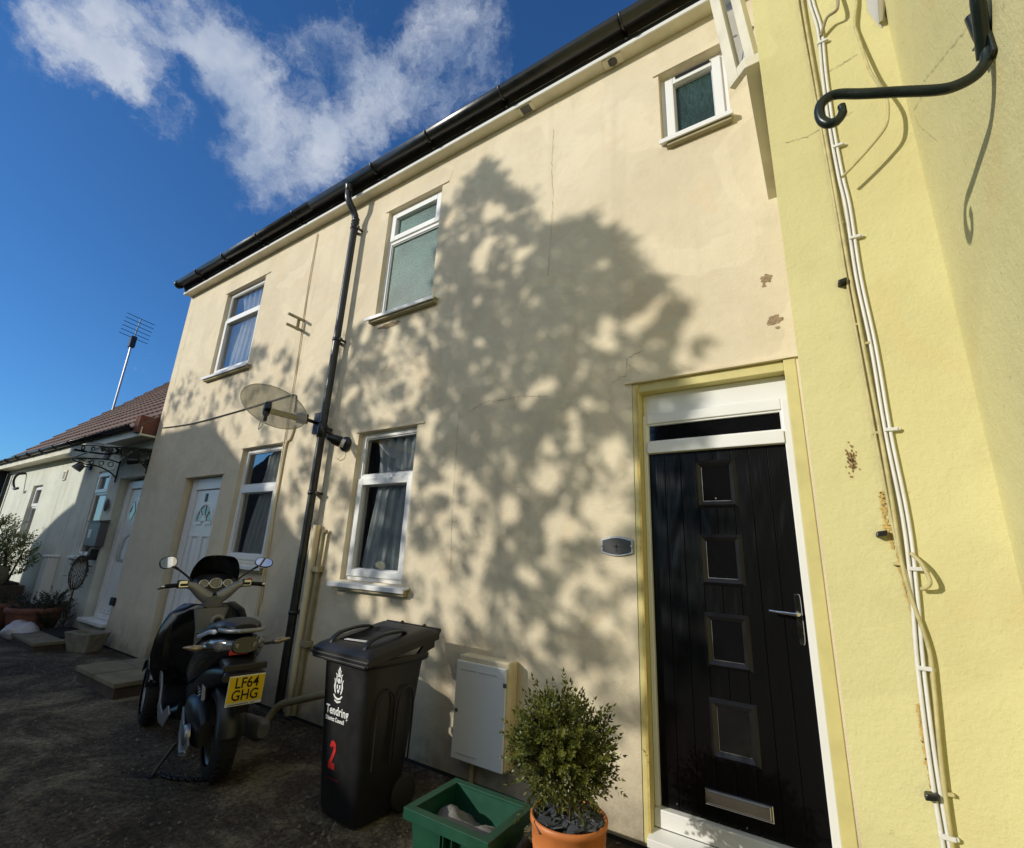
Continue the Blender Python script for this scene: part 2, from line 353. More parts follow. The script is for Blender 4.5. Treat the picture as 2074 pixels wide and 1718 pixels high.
def window(house,x0,x1,z0,z1,tz,opener,glass='glass',yf=.055,curtain=None,sill=True,sy=-.075,fw=.055,sm='white',y0=0,single=False,sx=(.08,.10)):
    """frame set back in its opening; opener: 'top' 'bottom' = which light has the proud sash"""
    f=MB(); Y0=y0+yf; Y1=Y0+.06; t=.028
    f.box(x0,x0+fw,Y0,Y1,z0,z1); f.box(x1-fw,x1,Y0,Y1,z0,z1); f.box(x0+fw,x1-fw,Y0,Y1,z1-fw,z1); f.box(x0+fw,x1-fw,Y0,Y1,z0,z0+fw)
    lights=[]
    if single: lights=[(x0+fw,x1-fw,z0+fw,z1-fw,True)]
    else:
        f.box(x0+fw,x1-fw,Y0,Y1,tz-t,tz+t)
        lights=[(x0+fw,x1-fw,z0+fw,tz-t,opener=='bottom'),(x0+fw,x1-fw,tz+t,z1-fw,opener=='top')]
    w=f.build('window',M[sm],house,bevel=.004)
    for a,b,c,d,op in lights:
        if op:
            s=MB(); q=.045; o=.018
            A,B,Cc,D=a-.018,b+.018,c-.018,d+.018
            s.box(A,A+q+.018,Y0-o,Y1-.02,Cc,D); s.box(B-q-.018,B,Y0-o,Y1-.02,Cc,D); s.box(A+q+.018,B-q-.018,Y0-o,Y1-.02,D-q-.018,D); s.box(A+q+.018,B-q-.018,Y0-o,Y1-.02,Cc,Cc+q+.018)
            s.build('sash',M[sm],w,bevel=.005); a+=q;b-=q;c+=q;d-=q
        bd=MB(); e=.011; yb=Y0+.012
        bd.box(a,a+e,yb,Y1-.01,c,d); bd.box(b-e,b,yb,Y1-.01,c,d); bd.box(a+e,b-e,yb,Y1-.01,d-e,d); bd.box(a+e,b-e,yb,Y1-.01,c,c+e)
        bd.build('glazing_bead',M['lightgrey'] if sm=='white' else M[sm],w)
        p=MB(); p.quad((a,Y0+.03,c),(b,Y0+.03,c),(b,Y0+.03,d),(a,Y0+.03,d)); p.build('pane',M[glass],w,recalc=False)
    if sill:
        s=MB(); a,b=x0-sx[0],x1+sx[1]; poly=[(a,y0-.0+yf-.001,z0-.002),(a,y0+sy,z0-.022),(a,y0+sy,z0-.058),(a,y0+sy+.012,z0-.058),(a,y0+sy+.012,z0-.032),(a,y0+yf-.001,z0-.026)]
        # stop the sill nosing at the wall face outside the opening
        s.prism([(a,y0-.001,z0-.010),(a,y0+sy,z0-.022),(a,y0+sy,z0-.060),(a,y0+sy+.014,z0-.060),(a,y0+sy+.014,z0-.036),(a,y0-.001,z0-.030)],(b-a,0,0))
        s.prism([(x0+.002,y0+yf+.02,z0-.001),(x0+.002,y0-.001,z0-.010),(x0+.002,y0-.001,z0-.03),(x0+.002,y0+yf+.02,z0-.03)],(x1-x0-.004,0,0))
        s.build('sill',M['white'] if sm=='white' else M[sm],w,bevel=.003)
        s=MB(); s.box(a+.05,b-.012,y0+sy+.022,y0-.001,z0-.085,z0-.037); s.build('sill_block',M['trim'],w,bevel=.004)
    if curtain:
        for k,(cx0,cx1,bx0,bx1,cz0,cz1) in enumerate(curtain):
            c=MB(); n=60; m=14; vs=[]
            for j in range(m+1):
                t=j/m
                for i in range(n+1):
                    u=i/n; xa=cx0*(1-t)+bx0*t; xb=cx1*(1-t)+bx1*t; x=xa+(xb-xa)*u
                    y=y0+.145+.018*math.sin(u*34+1.3*math.sin(3*t+k))+.012*math.sin(u*71+k)
                    vs.append((x,y,cz1+(cz0-cz1)*t))
            c.add(vs,[(j*(n+1)+i,j*(n+1)+i+1,(j+1)*(n+1)+i+1,(j+1)*(n+1)+i) for j in range(m) for i in range(n)],True)
            c.build('curtain',M['curtain'],w,recalc=False)
    return w

# ------------------------------------------------------------------ right-hand cream cottage
hr=thing('terraced_house','cream rendered cottage with the glossy black front door and three white windows','house',(0,0,0))
H=[(-3.875,-3.05,3.94,5.31),(-3.87,-3.06,1.23,2.64),(-.742,-.25,4.62,5.31),(-1.03,-.055,.0,2.69,.13)]
w=MB(); wall_front(w,-5.15,-.004,.03,5.70,H[:3]+[(-1.03,-.055,.03,2.69,.13)]); shell(w,-5.15,-.004,0,6,.03,5.70)
for h in H[:3]: head(w,h[0],h[1],h[3])
w.box(-1.075,-.03,-.02,-.0005,2.69,2.705)
w.build('wall',M['cream'],hr,recalc=False)
w=MB(); w.box(-5.15,-1.035,.012,.05,-.05,.03); w.build('plinth',M['timberdark'],hr)
window(hr,*H[0],4.90,'top','frost'); 
window(hr,*H[1],2.185,'bottom',curtain=[(-3.66,-3.08,-3.80,-3.10,1.27,2.2),(-3.75,-3.10,-3.66,-3.10,2.2,2.60)])
# small bathroom window, proud sash and trickle vent
w5=window(hr,*H[2],0,'', 'frostdark',yf=.065,single=True,sx=(.0,.02),sy=-.065)
v=MB(); v.box(-.62,-.36,.034,.046,5.245,5.262); v.build('trickle_vent',M['black'],w5)
# net with small motif at foot of the lower window
cracks=[([(-1.7,5.3),(-1.71,4.93),(-1.69,4.55),(-1.7,4.15),(-1.72,3.77)],.0035,1),([(-2.46,2.68),(-2.28,2.75),(-2.11,2.73),(-1.92,2.74),(-1.69,2.70)],.005,2),
 ([(-2.57,2.69),(-2.57,2.19),(-2.56,1.78),(-2.53,1.29)],.003,3),([(-1.17,2.73),(-1.07,2.76),(-1.06,2.89),(-.94,2.93)],.004,4),([(-.97,2.75),(-1.06,2.86)],.003,5),([(-3.0,5.30),(-2.93,5.36),(-2.92,5.45)],.004,6)]
for c,wd,sd in cracks: ribbon(c,wd,seed=sd).build('crack',M['crack'],hr,recalc=False)
def blotch(c,rx,rz,seed,y=-.003,plane='y',n=26,x=None):
    r=random.Random(seed); P=[]
    for i in range(n):
        t=2*PI*i/n; k=1+r.uniform(-.28,.28); P.append((c[0]+rx*k*math.cos(t),c[1]+rz*k*math.sin(t)))
    mb=MB()
    if plane=='y': mb.prism([(a,y,b) for a,b in P],(0,.002,0))
    return mb
for c,a,b,s in (((-.149,3.245),.032,.03,1),((-.131,2.952),.038,.032,2),((-.118,2.90),.012,.008,3),((-.165,3.20),.012,.01,4)):
    blotch(c,a,b,s).build('bare_patch',M['hole'],hr)
blotch((-3.62,3.79),.17,.03,9).build('bare_patch',M['hole'],hr); 
# front door
dr=MB(); yb=.045
dr.box(-1.029,-.985,.004,.129,.03,2.688); dr.build('door_casing',M['yellowboard'],hr,bevel=.004)
a=MB(); a.box(-.112,-.050,-.006,.125,.05,2.688); a.box(-.985,-.112,.012,.129,2.625,2.688); a.build('door_casing',M['yellowboard'],hr,bevel=.004)
rr=random.Random(5); a=MB(); V=[]; nf=90
for i in range(nf+1): z=.06+2.6*i/nf; w_=.002+.012*max(0,noise.noise(Vector((0,0,z*6)))+.35)+rr.uniform(0,.002); V+=[(-.9945-w_,.0028,z),(-.988,.0028,z)]
a.add(V,[(2*i,2*i+1,2*i+3,2*i+2) for i in range(nf)])
a.build('flaking_paint',M['ochre'],hr,recalc=False)
fr=MB(); F0,F1=.070,.128
fr.box(-.984,-.957,F0,F1,.2,2.475); fr.box(-.153,-.113,F0,F1,.2,2.475); fr.box(-.957,-.153,F0,F1,2.410,2.475); fr.box(-.957,-.153,F0-.01,F1,2.205,2.28)
fr.box(-.984,-.113,.055,F1,.112,.199); fr.box(-.984,-.113,F0+.02,F1,2.478,2.624)
frame=fr.build('door_frame',M['white'],hr,bevel=.005)
a=MB(); a.box(-.94,-.17,F0+.012,F0+.02,2.298,2.392); 
a=MB(); a.quad((-.957,.10,2.28),(-.153,.10,2.28),(-.153,.10,2.41),(-.957,.10,2.41)); a.build('top_light',M['glassdark'],frame,recalc=False)
a=MB(); e=.012
a.box(-.957,-.957+e,F0+.012,F1-.01,2.28,2.41); a.box(-.153-e,-.153,F0+.012,F1-.01,2.28,2.41); a.box(-.957+e,-.153-e,F0+.012,F1-.01,2.398,2.41); a.box(-.957+e,-.153-e,F0+.012,F1-.01,2.28,2.292)
a.build('glazing_bead',M['white'],frame)
a=MB(); a.prism([(-1.0,.06,.110),(-1.0,-.035,.085),(-1.0,-.035,.045),(-1.0,.06,.045)],(.9,0,0)); a.build('door_sill',M['white'],frame,bevel=.004)
a=MB(); a.box(-1.0,-.06,.0,.12,-.02,.044); a.build('brick_step',M['brick'],hr)
leaf=MB(); n=8; xa,xb=-.956,-.154; gw=.0035; st=(xb-xa)/n
holesL=[(-.648,-.447,1.862,2.118),(-.648,-.447,1.412,1.666),(-.648,-.447,.970,1.222),(-.648,-.447,.520,.776)]
# planked leaf in one relief: planks with fine grooves between them
for i in range(n):
    p0,p1=xa+i*st+(gw/2 if i else 0),xa+(i+1)*st-(gw/2 if i<n-1 else 0)
    zz=[.2]; 
    leaf.box(p0,p1,.100,.112,.201,2.204)
leaf.box(xa,xb,.1135,.128,.201,2.204)
door=leaf.build('door',M['door'],hr,bevel=.0012)
def moulding(mb,x0,x1,z0,z1,y,w=.028,h=.016):
    # mitred picture-frame moulding
    for (A,B,C_,D_) in (((x0,z0),(x1,z0),(x1-w,z0+w),(x0+w,z0+w)),((x1,z0),(x1,z1),(x1-w,z1-w),(x1-w,z0+w)),((x1,z1),(x0,z1),(x0+w,z1-w),(x1-w,z1-w)),((x0,z1),(x0,z0),(x0+w,z0+w),(x0+w,z1-w))):
        m1=((A[0]*.55+D_[0]*.45),(A[1]*.55+D_[1]*.45)); m2=((B[0]*.55+C_[0]*.45),(B[1]*.55+C_[1]*.45))
        mb.quad((A[0],y,A[1]),(B[0],y,B[1]),(m2[0],y-h,m2[1]),(m1[0],y-h,m1[1]))
        mb.quad((m1[0],y-h,m1[1]),(m2[0],y-h,m2[1]),(C_[0],y+.004-.008,C_[1]),(D_[0],y+.004-.008,D_[1]))
for h in holesL:
    mb=MB(); moulding(mb,h[0]-.020,h[1]+.020,h[2]-.020,h[3]+.020,.0995,.040,.022); gl=mb.build('glazed_panel',M['black'],door,recalc=False)
    p=MB(); p.quad((h[0]+.016,.0972,h[2]+.016),(h[1]-.016,.0972,h[2]+.016),(h[1]-.016,.0972,h[3]-.016),(h[0]+.016,.0972,h[3]-.016)); p.build('door_pane',M['glassdark'],door,recalc=False)
    p=MB(); p.box(h[0]+.021,h[1]-.021,.0925,.0953,h[2]+.0205,h[2]+.0228); p.box(h[0]+.0205,h[0]+.0222,.0925,.0953,h[2]+.0230,h[3]-.024); p.build('pane_edge',M['steel'],door)
p=MB(); p.box(-.716,-.390,.088,.0995,.277,.353); lb=p.build('letterbox',M['chrome'],door,bevel=.004)
p=MB(); p.box(-.703,-.403,.084,.0878,.287,.343); p.build('letterbox_flap',M['chrome'],door,bevel=.003)
p=MB(); p.loft([((-.182,.0995,1.25),(.016,0,0),(0,0,.128),6),((-.182,.090,1.25),(.016,0,0),(0,0,.128),6),((-.182,.087,1.25),(.013,0,0),(0,0,.125),6)],24); p.tube(smooth_path([(-.182,.090,1.275),(-.182,.050,1.275),(-.20,.045,1.276),(-.26,.046,1.279),(-.318,.050,1.283)],4),[.009]*5+[.010]*4+[.009]*4+[.007]*4,10)
p.cyl((-.182,.088,1.175),(-.182,.078,1.175),.012); p.build('door_handle',M['chrome'],door)
for x,z in ((-.87,.232),(-.52,.222),(-.2,.225),(-.555,1.9),(-.63,1.61)):
    p=MB(); p.cyl((x,.0998,z),(x,.0955,z),.0045,8); p.build('screw_cap',M['steel'],door)

# eaves of both cream cottages ------------------------------------------------
def eaves(house,x0,x1,first):
    s=MB(); s.box(x0,x1,-.112,-.0005,5.655,5.669); s.build('soffit',M['whitedirty'],house,bevel=.002); s=MB(); s.box(x0,x1,-.125,-.1125,5.648,5.685); s.build('fascia_edge',M['white'],house,bevel=.002); s=MB(); s.box(x0,x1,-.124,-.1125,5.686,5.86); s.build('shade_dark_fascia',M['roof_and_shade_dark'],house)  # upper fascia coloured dark to imitate the gutter's shadow
    gm=MB(); prof=[]
    for k in range(13):
        a=PI+PI*k/12; prof.append((-.225+.066*math.cos(a),5.80+.062*math.sin(a)))
    prof+=[(-.225+.070,5.806),(-.225+.058,5.806)]+[(-.225+.058*math.cos(2*PI-PI*k/12),5.80+.055*math.sin(2*PI-PI*k/12)) for k in range(13)]+[(-.225-.058,5.806),(-.225-.070,5.806)]
    gm.prism([(x0 if first else x0,a,b) for a,b in prof],(x1-x0,0,0)); gt=gm.build('gutter',M['gutter'],house)
    gt.data.polygons.foreach_set('use_smooth',[len(p.vertices)==4 for p in gt.data.polygons])
    if first: 
        c=MB(); c.lathe([(0.0005,x0-.012),(.07,x0-.012),(.074,x0),(.074,x0+.05),(.067,x0+.05)],(0,-.225,5.79),'x',20); c.build('gutter_stop_end',M['gutter'],gt)
    xs=[x for x in (-8.2,-7.35,-6.4,-5.5,-3.95,-3.1,-2.15,-.95) if x0<x<x1]
    for x in xs:
        c=MB(); c.tube([(x,-.225+.072*math.cos(PI+PI*k/10),5.80+.068*math.sin(PI+PI*k/10)) for k in range(11)],.011,6); c.box(x-.012,x+.012,-.15,-.126,5.70,5.79)
        c.build('gutter_bracket',M['gutter'],gt)
    d=MB(); rr=random.Random(int(-x0*10)); x=x0+.02; vs=[]
    while x<x1-.05:
        h=rr.choice((.0012,.0012,.007)); L=rr.uniform(.04,.25); vs+=[(x,5.735-h,5.735+h),(x+L,5.735-h,5.735+h)]; x+=L+.004
    V=[]
    for x_,a_,b_ in vs: V+=[(x_,-.1262,a_),(x_,-.1262,b_)]
    d.add(V,[(2*i,2*i+2,2*i+3,2*i+1) for i in range(len(vs)-1)])
    d.build('felt_edge',M['lightgrey'],gt)
    rf=MB(); rf.prism([(x0,-.17,5.86),(x0,3.0,8.1),(x0,6.1,5.86),(x0,6.1,5.72),(x0,-.12,5.72)],(x1-x0,0,0)); rf.build('roof',M['roof_and_shade_dark'],house)
eaves(hr,-5.15,-.004,False)
for x,sq in ((-1.10,0),(-1.975,1)):
    v=MB(); v.box(x-.085,x+.085,-.105,-.012,5.643,5.6545); vo=v.build('soffit_vent',M['whitedirty'],hr,bevel=.004)
    v=MB()
    if sq:
        for k in range(8): v.box(x-.045+k*.0115,x-.045+k*.0115+.006,-.098,-.022,5.638,5.6425)
        v.box(x-.05,x+.05,-.1,-.02,5.6405,5.6428)
    else:
        v.lathe([(.0005,5.6385),(.038,5.6385),(.038,5.6425),(.0005,5.6427)],(x,-.06,0),'z',24)
        for k in range(7): v.box(x-.034+k*.0105,x-.034+k*.0105+.004,-.09,-.03,5.634,5.638)
    v.build('vent_grille',M['grey'],vo)

# ------------------------------------------------------------------ left-hand cream cottage
hl=thing('terraced_house','cream rendered cottage with the white fanlight door behind the scooter','house',(0,0,0))
HL=[(-7.54,-6.45,3.90,5.31),(-6.10,-5.22,1.30,2.67),(-7.50,-6.48,.19,2.37)]
w=MB(); wall_front(w,-8.93,-5.152,.03,5.70,HL[:2]+[(-7.50,-6.48,.03,2.37,.15)]); shell(w,-8.93,-5.152,0,6,.03,5.70)
head(w,-7.54,-6.45,5.31,0,.05,.12); head(w,-6.10,-5.22,2.67); head(w,-7.5,-6.48,2.37,0,.03,.03)
w.build('wall',M['cream'],hl,recalc=False)
w=MB(); w.box(-8.96,-7.52,.012,.05,-.05,.03); w.box(-6.46,-5.152,.012,.05,-.05,.03); w.build('plinth',M['timberdark'],hl)
window(hl,*HL[0],4.855,'bottom',curtain=[(-7.20,-6.52,-7.38,-6.52,3.93,4.85),(-7.36,-6.52,-7.20,-6.52,4.85,5.28)])
window(hl,*HL[1],2.185,'bottom',curtain=[(-5.78,-5.25,-5.98,-5.40,1.32,2.2),(-5.72,-5.24,-5.78,-5.25,2.2,2.64)])
for c,wd,sd in [([(-8.72,5.62),(-8.72,4.6),(-8.715,3.28)],.004,11),([(-5.28,5.62),(-5.26,4.2),(-5.2,3.5)],.005,12),([(-5.2,2.9),(-5.17,1.9),(-5.165,.6)],.004,14)]:
    ribbon(c,wd,seed=sd,jit=.003).build('crack',M['crack'],hl,recalc=False)
fr=MB(); fr.box(-7.46,-7.315,.085,.149,.2,2.36); fr.box(-6.60,-6.481,.085,.149,.2,2.36); fr.box(-7.315,-6.60,.085,.149,2.205,2.36); fr.box(-7.46,-6.481,.07,.149,.13,.2)
frame=fr.build('door_frame',M['white'],hl,bevel=.006)
lf=MB(); lf.box(-7.305,-6.61,.105,.145,.203,2.198); door=lf.build('door',M['white'],hl,bevel=.004)
x0=-6.957
p=MB(); pts=[(x0+.19*math.cos(PI*k/16),1.78+.21*math.sin(PI*k/16)) for k in range(17)]
p.prism([(a,.098,b) for a,b in pts],(0,.006,0)); p.build('fanlight',M['glassdark'],door)
p=MB(); p.tube([(x0+.205*math.cos(PI*k/16),.099,1.775+.225*math.sin(PI*k/16)) for k in range(17)],.016,6)
for a in (45,90,135): p.tube([(x0+.06*math.cos(rad(a)),.094,1.78+.06*math.sin(rad(a))),(x0+.2*math.cos(rad(a)),.094,1.78+.21*math.sin(rad(a)))],.008,6)
p.prism([(x0+.075*math.cos(PI*k/8),.090,1.78+.085*math.sin(PI*k/8)) for k in range(9)],(0,.008,0)); p.box(x0-.225,x0-.05,.088,.104,1.735,1.775); p.box(x0+.05,x0+.225,.088,.104,1.735,1.775)
p.build('fanlight_bars',M['white'],door)
for a,b in ((x0-.24,x0-.05),(x0+.05,x0+.24)):
    mb=MB(); moulding(mb,a,b,.32,1.60,.1045,w=.035,h=.014); mb.build('door_panel',M['white'],door,recalc=False)
p=MB(); p.box(-7.045,-6.985,.096,.1045,2.04,2.15); p.build('door_number_plate',M['black'],door,bevel=.002)
p=MB(); p.box(-6.70,-6.655,.09,.104,1.05,1.27); p.box(-6.78,-6.66,.07,.09,1.17,1.19); p.build('door_handle',M['white'],door)
eaves(hl,-8.95,-5.152,True)
# loose wire along the wall
def cable(name,pts,r,mat,label,cat,k=5,group=None,n=8):
    m=MB(); m.tube(smooth_path(pts,k),r,n); return tag(m.build(name,M[mat]),label,cat,group)
cable('wall_cable',[(-8.72,-.012,3.24),(-8.2,-.012,3.21),(-7.54,-.012,3.19),(-6.45,-.012,3.21),(-5.6,-.012,3.24),(-5.19,-.012,3.25),(-5.10,-.012,3.20),(-5.08,-.012,3.02)],.008,'black','thin dark wire sagging across the cream wall behind the satellite dish','cable')
cable('conduit',[(-5.28,-.014,5.55),(-5.27,-.014,4.6),(-5.22,-.014,3.9),(-5.19,-.014,3.0),(-5.155,-.014,2.2),(-5.10,-.010,1.5),(-5.08,-.010,.9)],.007,'cream2','thin painted cable running full height beside the aerial bracket','cable')
cable('conduit',[(-5.02,-.014,2.85),(-5.06,-.014,2.70),(-5.13,-.014,2.6),(-5.13,-.014,1.9),(-5.12,-.014,1.2),(-5.11,-.014,.8)],.013,'cream2','buff painted conduit close to the right edge of the ground floor left window','conduit')
# grey waste pipe right of the downpipe
m=MB(); m.tube(smooth_path([(-4.12,-.03,1.66),(-4.15,-.04,1.64),(-4.155,-.04,1.5),(-4.17,-.04,1.0),(-4.19,-.04,.5),(-4.20,-.04,.05)],4),.022,10)
for z in (1.28,.62): m.box(-4.19-.03,-4.13+.01,-.07,-.005,z,z+.05)
tag(m.build('waste_pipe',M['trim']),'slim cream painted pipe on the wall between the downpipe and the bin','pipe')
m=MB(); m.tube([(-4.27,-.045,.04),(-4.27,-.045,1.72)],.036,14)
tag(m.build('boxed_pipe',M['cream2']),'thick stained cream pipe standing right beside the black downpipe','pipe')
m=MB(); m.tube(smooth_path([(-3.45,-.10,.40),(-3.71,-.15,.32),(-4.0,-.17,.23),(-4.20,-.19,.16),(-4.28,-.22,.06),(-4.30,-.24,.0)],4),.03,12); 
tag(m.build('waste_pipe',M['trim']),'grubby grey waste pipe sloping down to the ground behind the scooter','pipe')
# ------------------------------------------------------------------ downpipe
dp=thing('downpipe','black plastic rainwater downpipe with swan neck between the two cream cottages','downpipe',(-4.365,-.09,0))
PX=0
m=MB(); m.tube([(.0,0,.06),(.0,0,5.28)],.040,16); m.build('pipe',M['gutter'],dp)
m=MB(); m.tube(smooth_path([(0,0,5.25),(0,0,5.34),(-.005,-.03,5.42),(-.02,-.10,5.52),(-.03,-.13,5.60),(-.03,-.135,5.73)],5),.040,16)
for z in (5.27,5.31,5.35): m.lathe([(.040,z-.008),(.047,z-.004),(.047,z+.004),(.040,z+.008)],(0,0,0),'z',18)
m.lathe([(.036,5.66),(.043,5.665),(.045,5.72),(.055,5.745)],(-.03,-.135,0),'z',18); m.build('swan_neck',M['gutter'],dp)
for z in (5.22,3.75,2.72,2.04,.9):
    m=MB(); m.lathe([(.0402,z-.018),(.046,z-.018),(.046,z+.018),(.0402,z+.018)],(0,0,0),'z',18); m.box(-.055,-.034,-.006,.088,z-.016,z+.016); m.box(.034,.075,-.006,.02,z-.012,z+.012); m.box(.034,.05,.02,.088,z-.012,z+.012); m.build('pipe_clip',M['gutter'],dp)
for z in (2.72,): 
    m=MB(); m.lathe([(.040,z-.10),(.049,z-.095),(.049,z+.045),(.040,z+.05)],(0,0,0),'z',18); m.build('pipe_joint',M['gutter'],dp)
# ------------------------------------------------------------------ satellite dish
ds=thing('satellite_dish','clear oval satellite dish on an arm beside the black downpipe','satellite dish',(-4.56,0,2.84))
cen=Vector((.15,-.62,-.025)); U=Vector((.11,.275,-.01)); V=Vector((-.164,0,.244)); Nn=U.cross(V).normalized()
m=MB(); vs=[];fs=[]; K=8; NN=44
for k in range(K+1):
    q=k/K
    for i in range(NN):
        t=2*PI*i/NN; vs.append(cen+U*q*math.cos(t)+V*q*math.sin(t)+Nn*(.06*(q*q)-.05))
for k in range(K):
    for i in range(NN): fs.append((k*NN+i,k*NN+(i+1)%NN,(k+1)*NN+(i+1)%NN,(k+1)*NN+i))
m.add(vs,fs,True); m.build('reflector',M['dish'],ds,recalc=False)
m=MB(); m.tube([cen+U*math.cos(2*PI*i/44)+V*math.sin(2*PI*i/44)+Nn*.01 for i in range(45)],.0035,6); m.build('reflector_rim',M['trim'],ds)
L0=Vector((.14,-.26,-.07)); L1=Vector((.50,-.87,-.18))
m=MB(); d=(L1-L0); sdv=d.cross(Vector((0,0,1))).normalized(); upd=sdv.cross(d).normalized(); m.obox((L0+L1)/2,d/2,sdv*.010,upd*.024); m.build('feed_arm',M['trim'],ds,bevel=.004)
m=MB()
for t in (.25,.42,.5,.72): m.cyl(L0+d*t-sdv*.012,L0+d*t+sdv*.012,.005,8)
m.build('rivet',M['steel'],ds)
m=MB(); m.obox(L1+Vector((0,0,.015)),-Nn*.05,sdv*.032,upd*.032); m.tube([L1+Vector((0,0,-.01)),L1+Vector((.0,.0,-.10))],.017,10); m.build('receiver',M['black'],ds,bevel=.008)
m=MB(); m.tube(smooth_path([L1+Vector((0,0,-.10)),L1+Vector((-.02,-.01,-.15)),L1+Vector((-.06,-.01,-.17)),L1+Vector((-.07,0,-.10)),L1+Vector((-.04,0,.0))],6),.0045,6); m.build('feed_cable',M['cable'],ds)
m=MB(); m.box(-.10,.02,-.02,-.001,-.13,.11); m.tube([(-.04,-.02,-.01),(.05,-.20,-.03),(.10,-.27,-.05)],.02,10); m.box(.07,.15,-.33,-.24,-.10,.0); m.tube([(.11,-.30,-.04),cen-Nn*.05],.016,8); m.tube([(.15,-.30,-.03),(.19,-.30,-.03)],.012,8); m.build('wall_mount',M['black'],ds,bevel=.004)
# ------------------------------------------------------------------ security light / camera by downpipe
ca=thing('security_camera','black and white dome camera just right of the downpipe above the lower window','camera',(-4.05,0,2.54))
m=MB(); m.lathe([(.0005,-.03),(.072,-.03),(.078,-.02),(.078,-.0005)],(0,0,0),'y',28); m.build('base',M['black'],ca)
dd=Vector((-.55,-.8,.28)).normalized(); m=MB(); m.tube([Vector((0,-.02,0)),dd*.07],.045,20); m.build('collar',M['white'],ca)
m=MB(); m.tube([dd*.06,dd*.09,dd*.13,dd*.175],[.056,.056,.050,.034],20); m.ell(dd*.175,(.034,0,0),(0,.034,0),(0,0,.034)); m.tube([dd*.15+Vector((0,0,.03)),dd*.2+Vector((-.01,-.01,.06))],.018,10); m.build('camera_body',M['black'],ca)
m=MB(); m.tube(smooth_path([(.0,-.01,-.07),(-.02,-.03,-.13),(-.09,-.03,-.15),(-.14,-.02,-.12)],5),.004,6); m.build('lead',M['cable'],ca)
# aerial bracket high on left cottage
tb=thing('aerial_bracket','cream painted H-shaped aerial wall bracket with no mast on upper wall','bracket',(-5.235,0,4.18))
m=MB(); m.box(-.012,.012,-.22,-.001,.055,.085); m.box(-.012,.012,-.22,-.001,-.085,-.055); m.box(-.022,-.013,-.085,-.045,-.085,.085); m.build('frame',M['trim'],tb,bevel=.002)
m=MB(); m.tube([(.012,-.19,.08),(.03,-.19,.05),(.03,-.16,.05),(.012,-.15,.08)],.004,6); m.tube([(.012,-.05,-.06),(.03,-.05,-.10),(.03,-.02,-.10),(.012,-.01,-.06)],.004,6); m.build('u_bolt',M['steel'],tb)
# ------------------------------------------------------------------ house name plaque
pq=thing('house_sign','small dark oval-sided house sign with steel rim beside the black door','sign',(-1.152,-.004,1.597))
def barrel(w,h,b,n=10):
    P=[(-w,-h),*[(-w+2*w*k/n,-h-b*math.sin(PI*k/n)) for k in range(1,n)],(w,-h),(w,h),*[(w-2*w*k/n,h+b*math.sin(PI*k/n)) for k in range(1,n)],(-w,h)]; return P
m=MB(); m.prism([(a,0,b) for a,b in barrel(.108,.042,.020)],(0,-.008,0)); m.build('backplate',M['steel'],pq,bevel=.002)
m=MB(); m.prism([(a-.002,-.0082,b) for a,b in barrel(.094,.034,.018)],(0,-.005,0)); m.build('face',M['signface'],pq,bevel=.002)
m=MB(); m.box(-.005,.006,-.0150,-.0134,-.036,.016); m.box(-.022,.027,-.0150,-.0134,-.008,.003); m.build('symbol',M['ink'],pq)
for x in (-.098,.096):
    m=MB(); m.ell((x,-.014,0),(.007,0,0),(0,.006,0),(0,0,.007),10,6); m.build('fixing_stud',M['chrome'],pq)
# ------------------------------------------------------------------ gas meter box
gb=thing('meter_box','white plastic gas meter box low on the cream wall behind the green crate','meter box',(-2.09,0,.485))
m=MB(); m.box(-.205,.219,-.112,-.001,-.30,.335); m.build('surround',M['cream2'],gb,bevel=.012,seg=3)
m=MB(); m.box(-.212,.205,-.128,-.1125,-.298,.300); mm=m.build('door',M['white'],gb,bevel=.005)
m=MB(); m.box(-.17,-.035,-.131,-.1285,.245,.252); m.box(-.015,.135,-.131,-.1285,.245,.252); m.box(-.17,.0,-.131,-.1285,-.262,-.256); m.build('door_rib',M['lightgrey'],mm)
m=MB(); m.cyl((-.188,-.1285,-.01),(-.188,-.133,-.01),.012); m.box(.19,.215,-.133,-.1285,.19,.215); m.build('lock',M['grey'],mm)
m=MB(); m.tube([(-.09,-.05,-.302),(-.09,-.05,-.45)],.018,10); m.build('supply_pipe',M['trim'],gb)

# ------------------------------------------------------------------ yellow house wing
S=.5
yh=thing('yellow_house','yellow painted rough rendered house wing at the right beside the black door','house',(0,0,0))
w=MB(); X2=.333; Y1=-1.5
w.quad((-.018,Y1,-.05),(X2,Y1,-.05),(X2,Y1,6),(-.018,Y1,6)); w.quad((X2,Y1,-.05),(X2,-5.2,-.05),(X2,-5.2,6),(X2,Y1,6))
w.quad((-.018,Y1,-.05),(-.018,Y1,6),(-.018,-.002,6),(-.018,-.002,-.05)); w.quad((X2,-5.2,-.05),(6,-5.2,-.05),(6,-5.2,6),(X2,-5.2,6)); w.quad((6,-5.2,-.05),(6,6,-.05),(6,6,6),(6,-5.2,6))
w.quad((-.002,0,-.05),(-.002,0,6),(-.002,6,6),(-.002,6,-.05)); w.quad((-.002,6,-.05),(-.002,6,6),(6,6,6),(6,6,-.05)); w.quad((-.018,-5.2,6),(6,-5.2,6),(6,6,6),(-.018,6,6))
w.build('wall',M['yellow'],yh,recalc=False)
def K(p,y=Y1):   # helper for points on the yellow front face
    return (p[0],y,p[1])
def k2(x,z,o=.004): return (x*S,Y1-o,1.5+(z-1.5)*S)
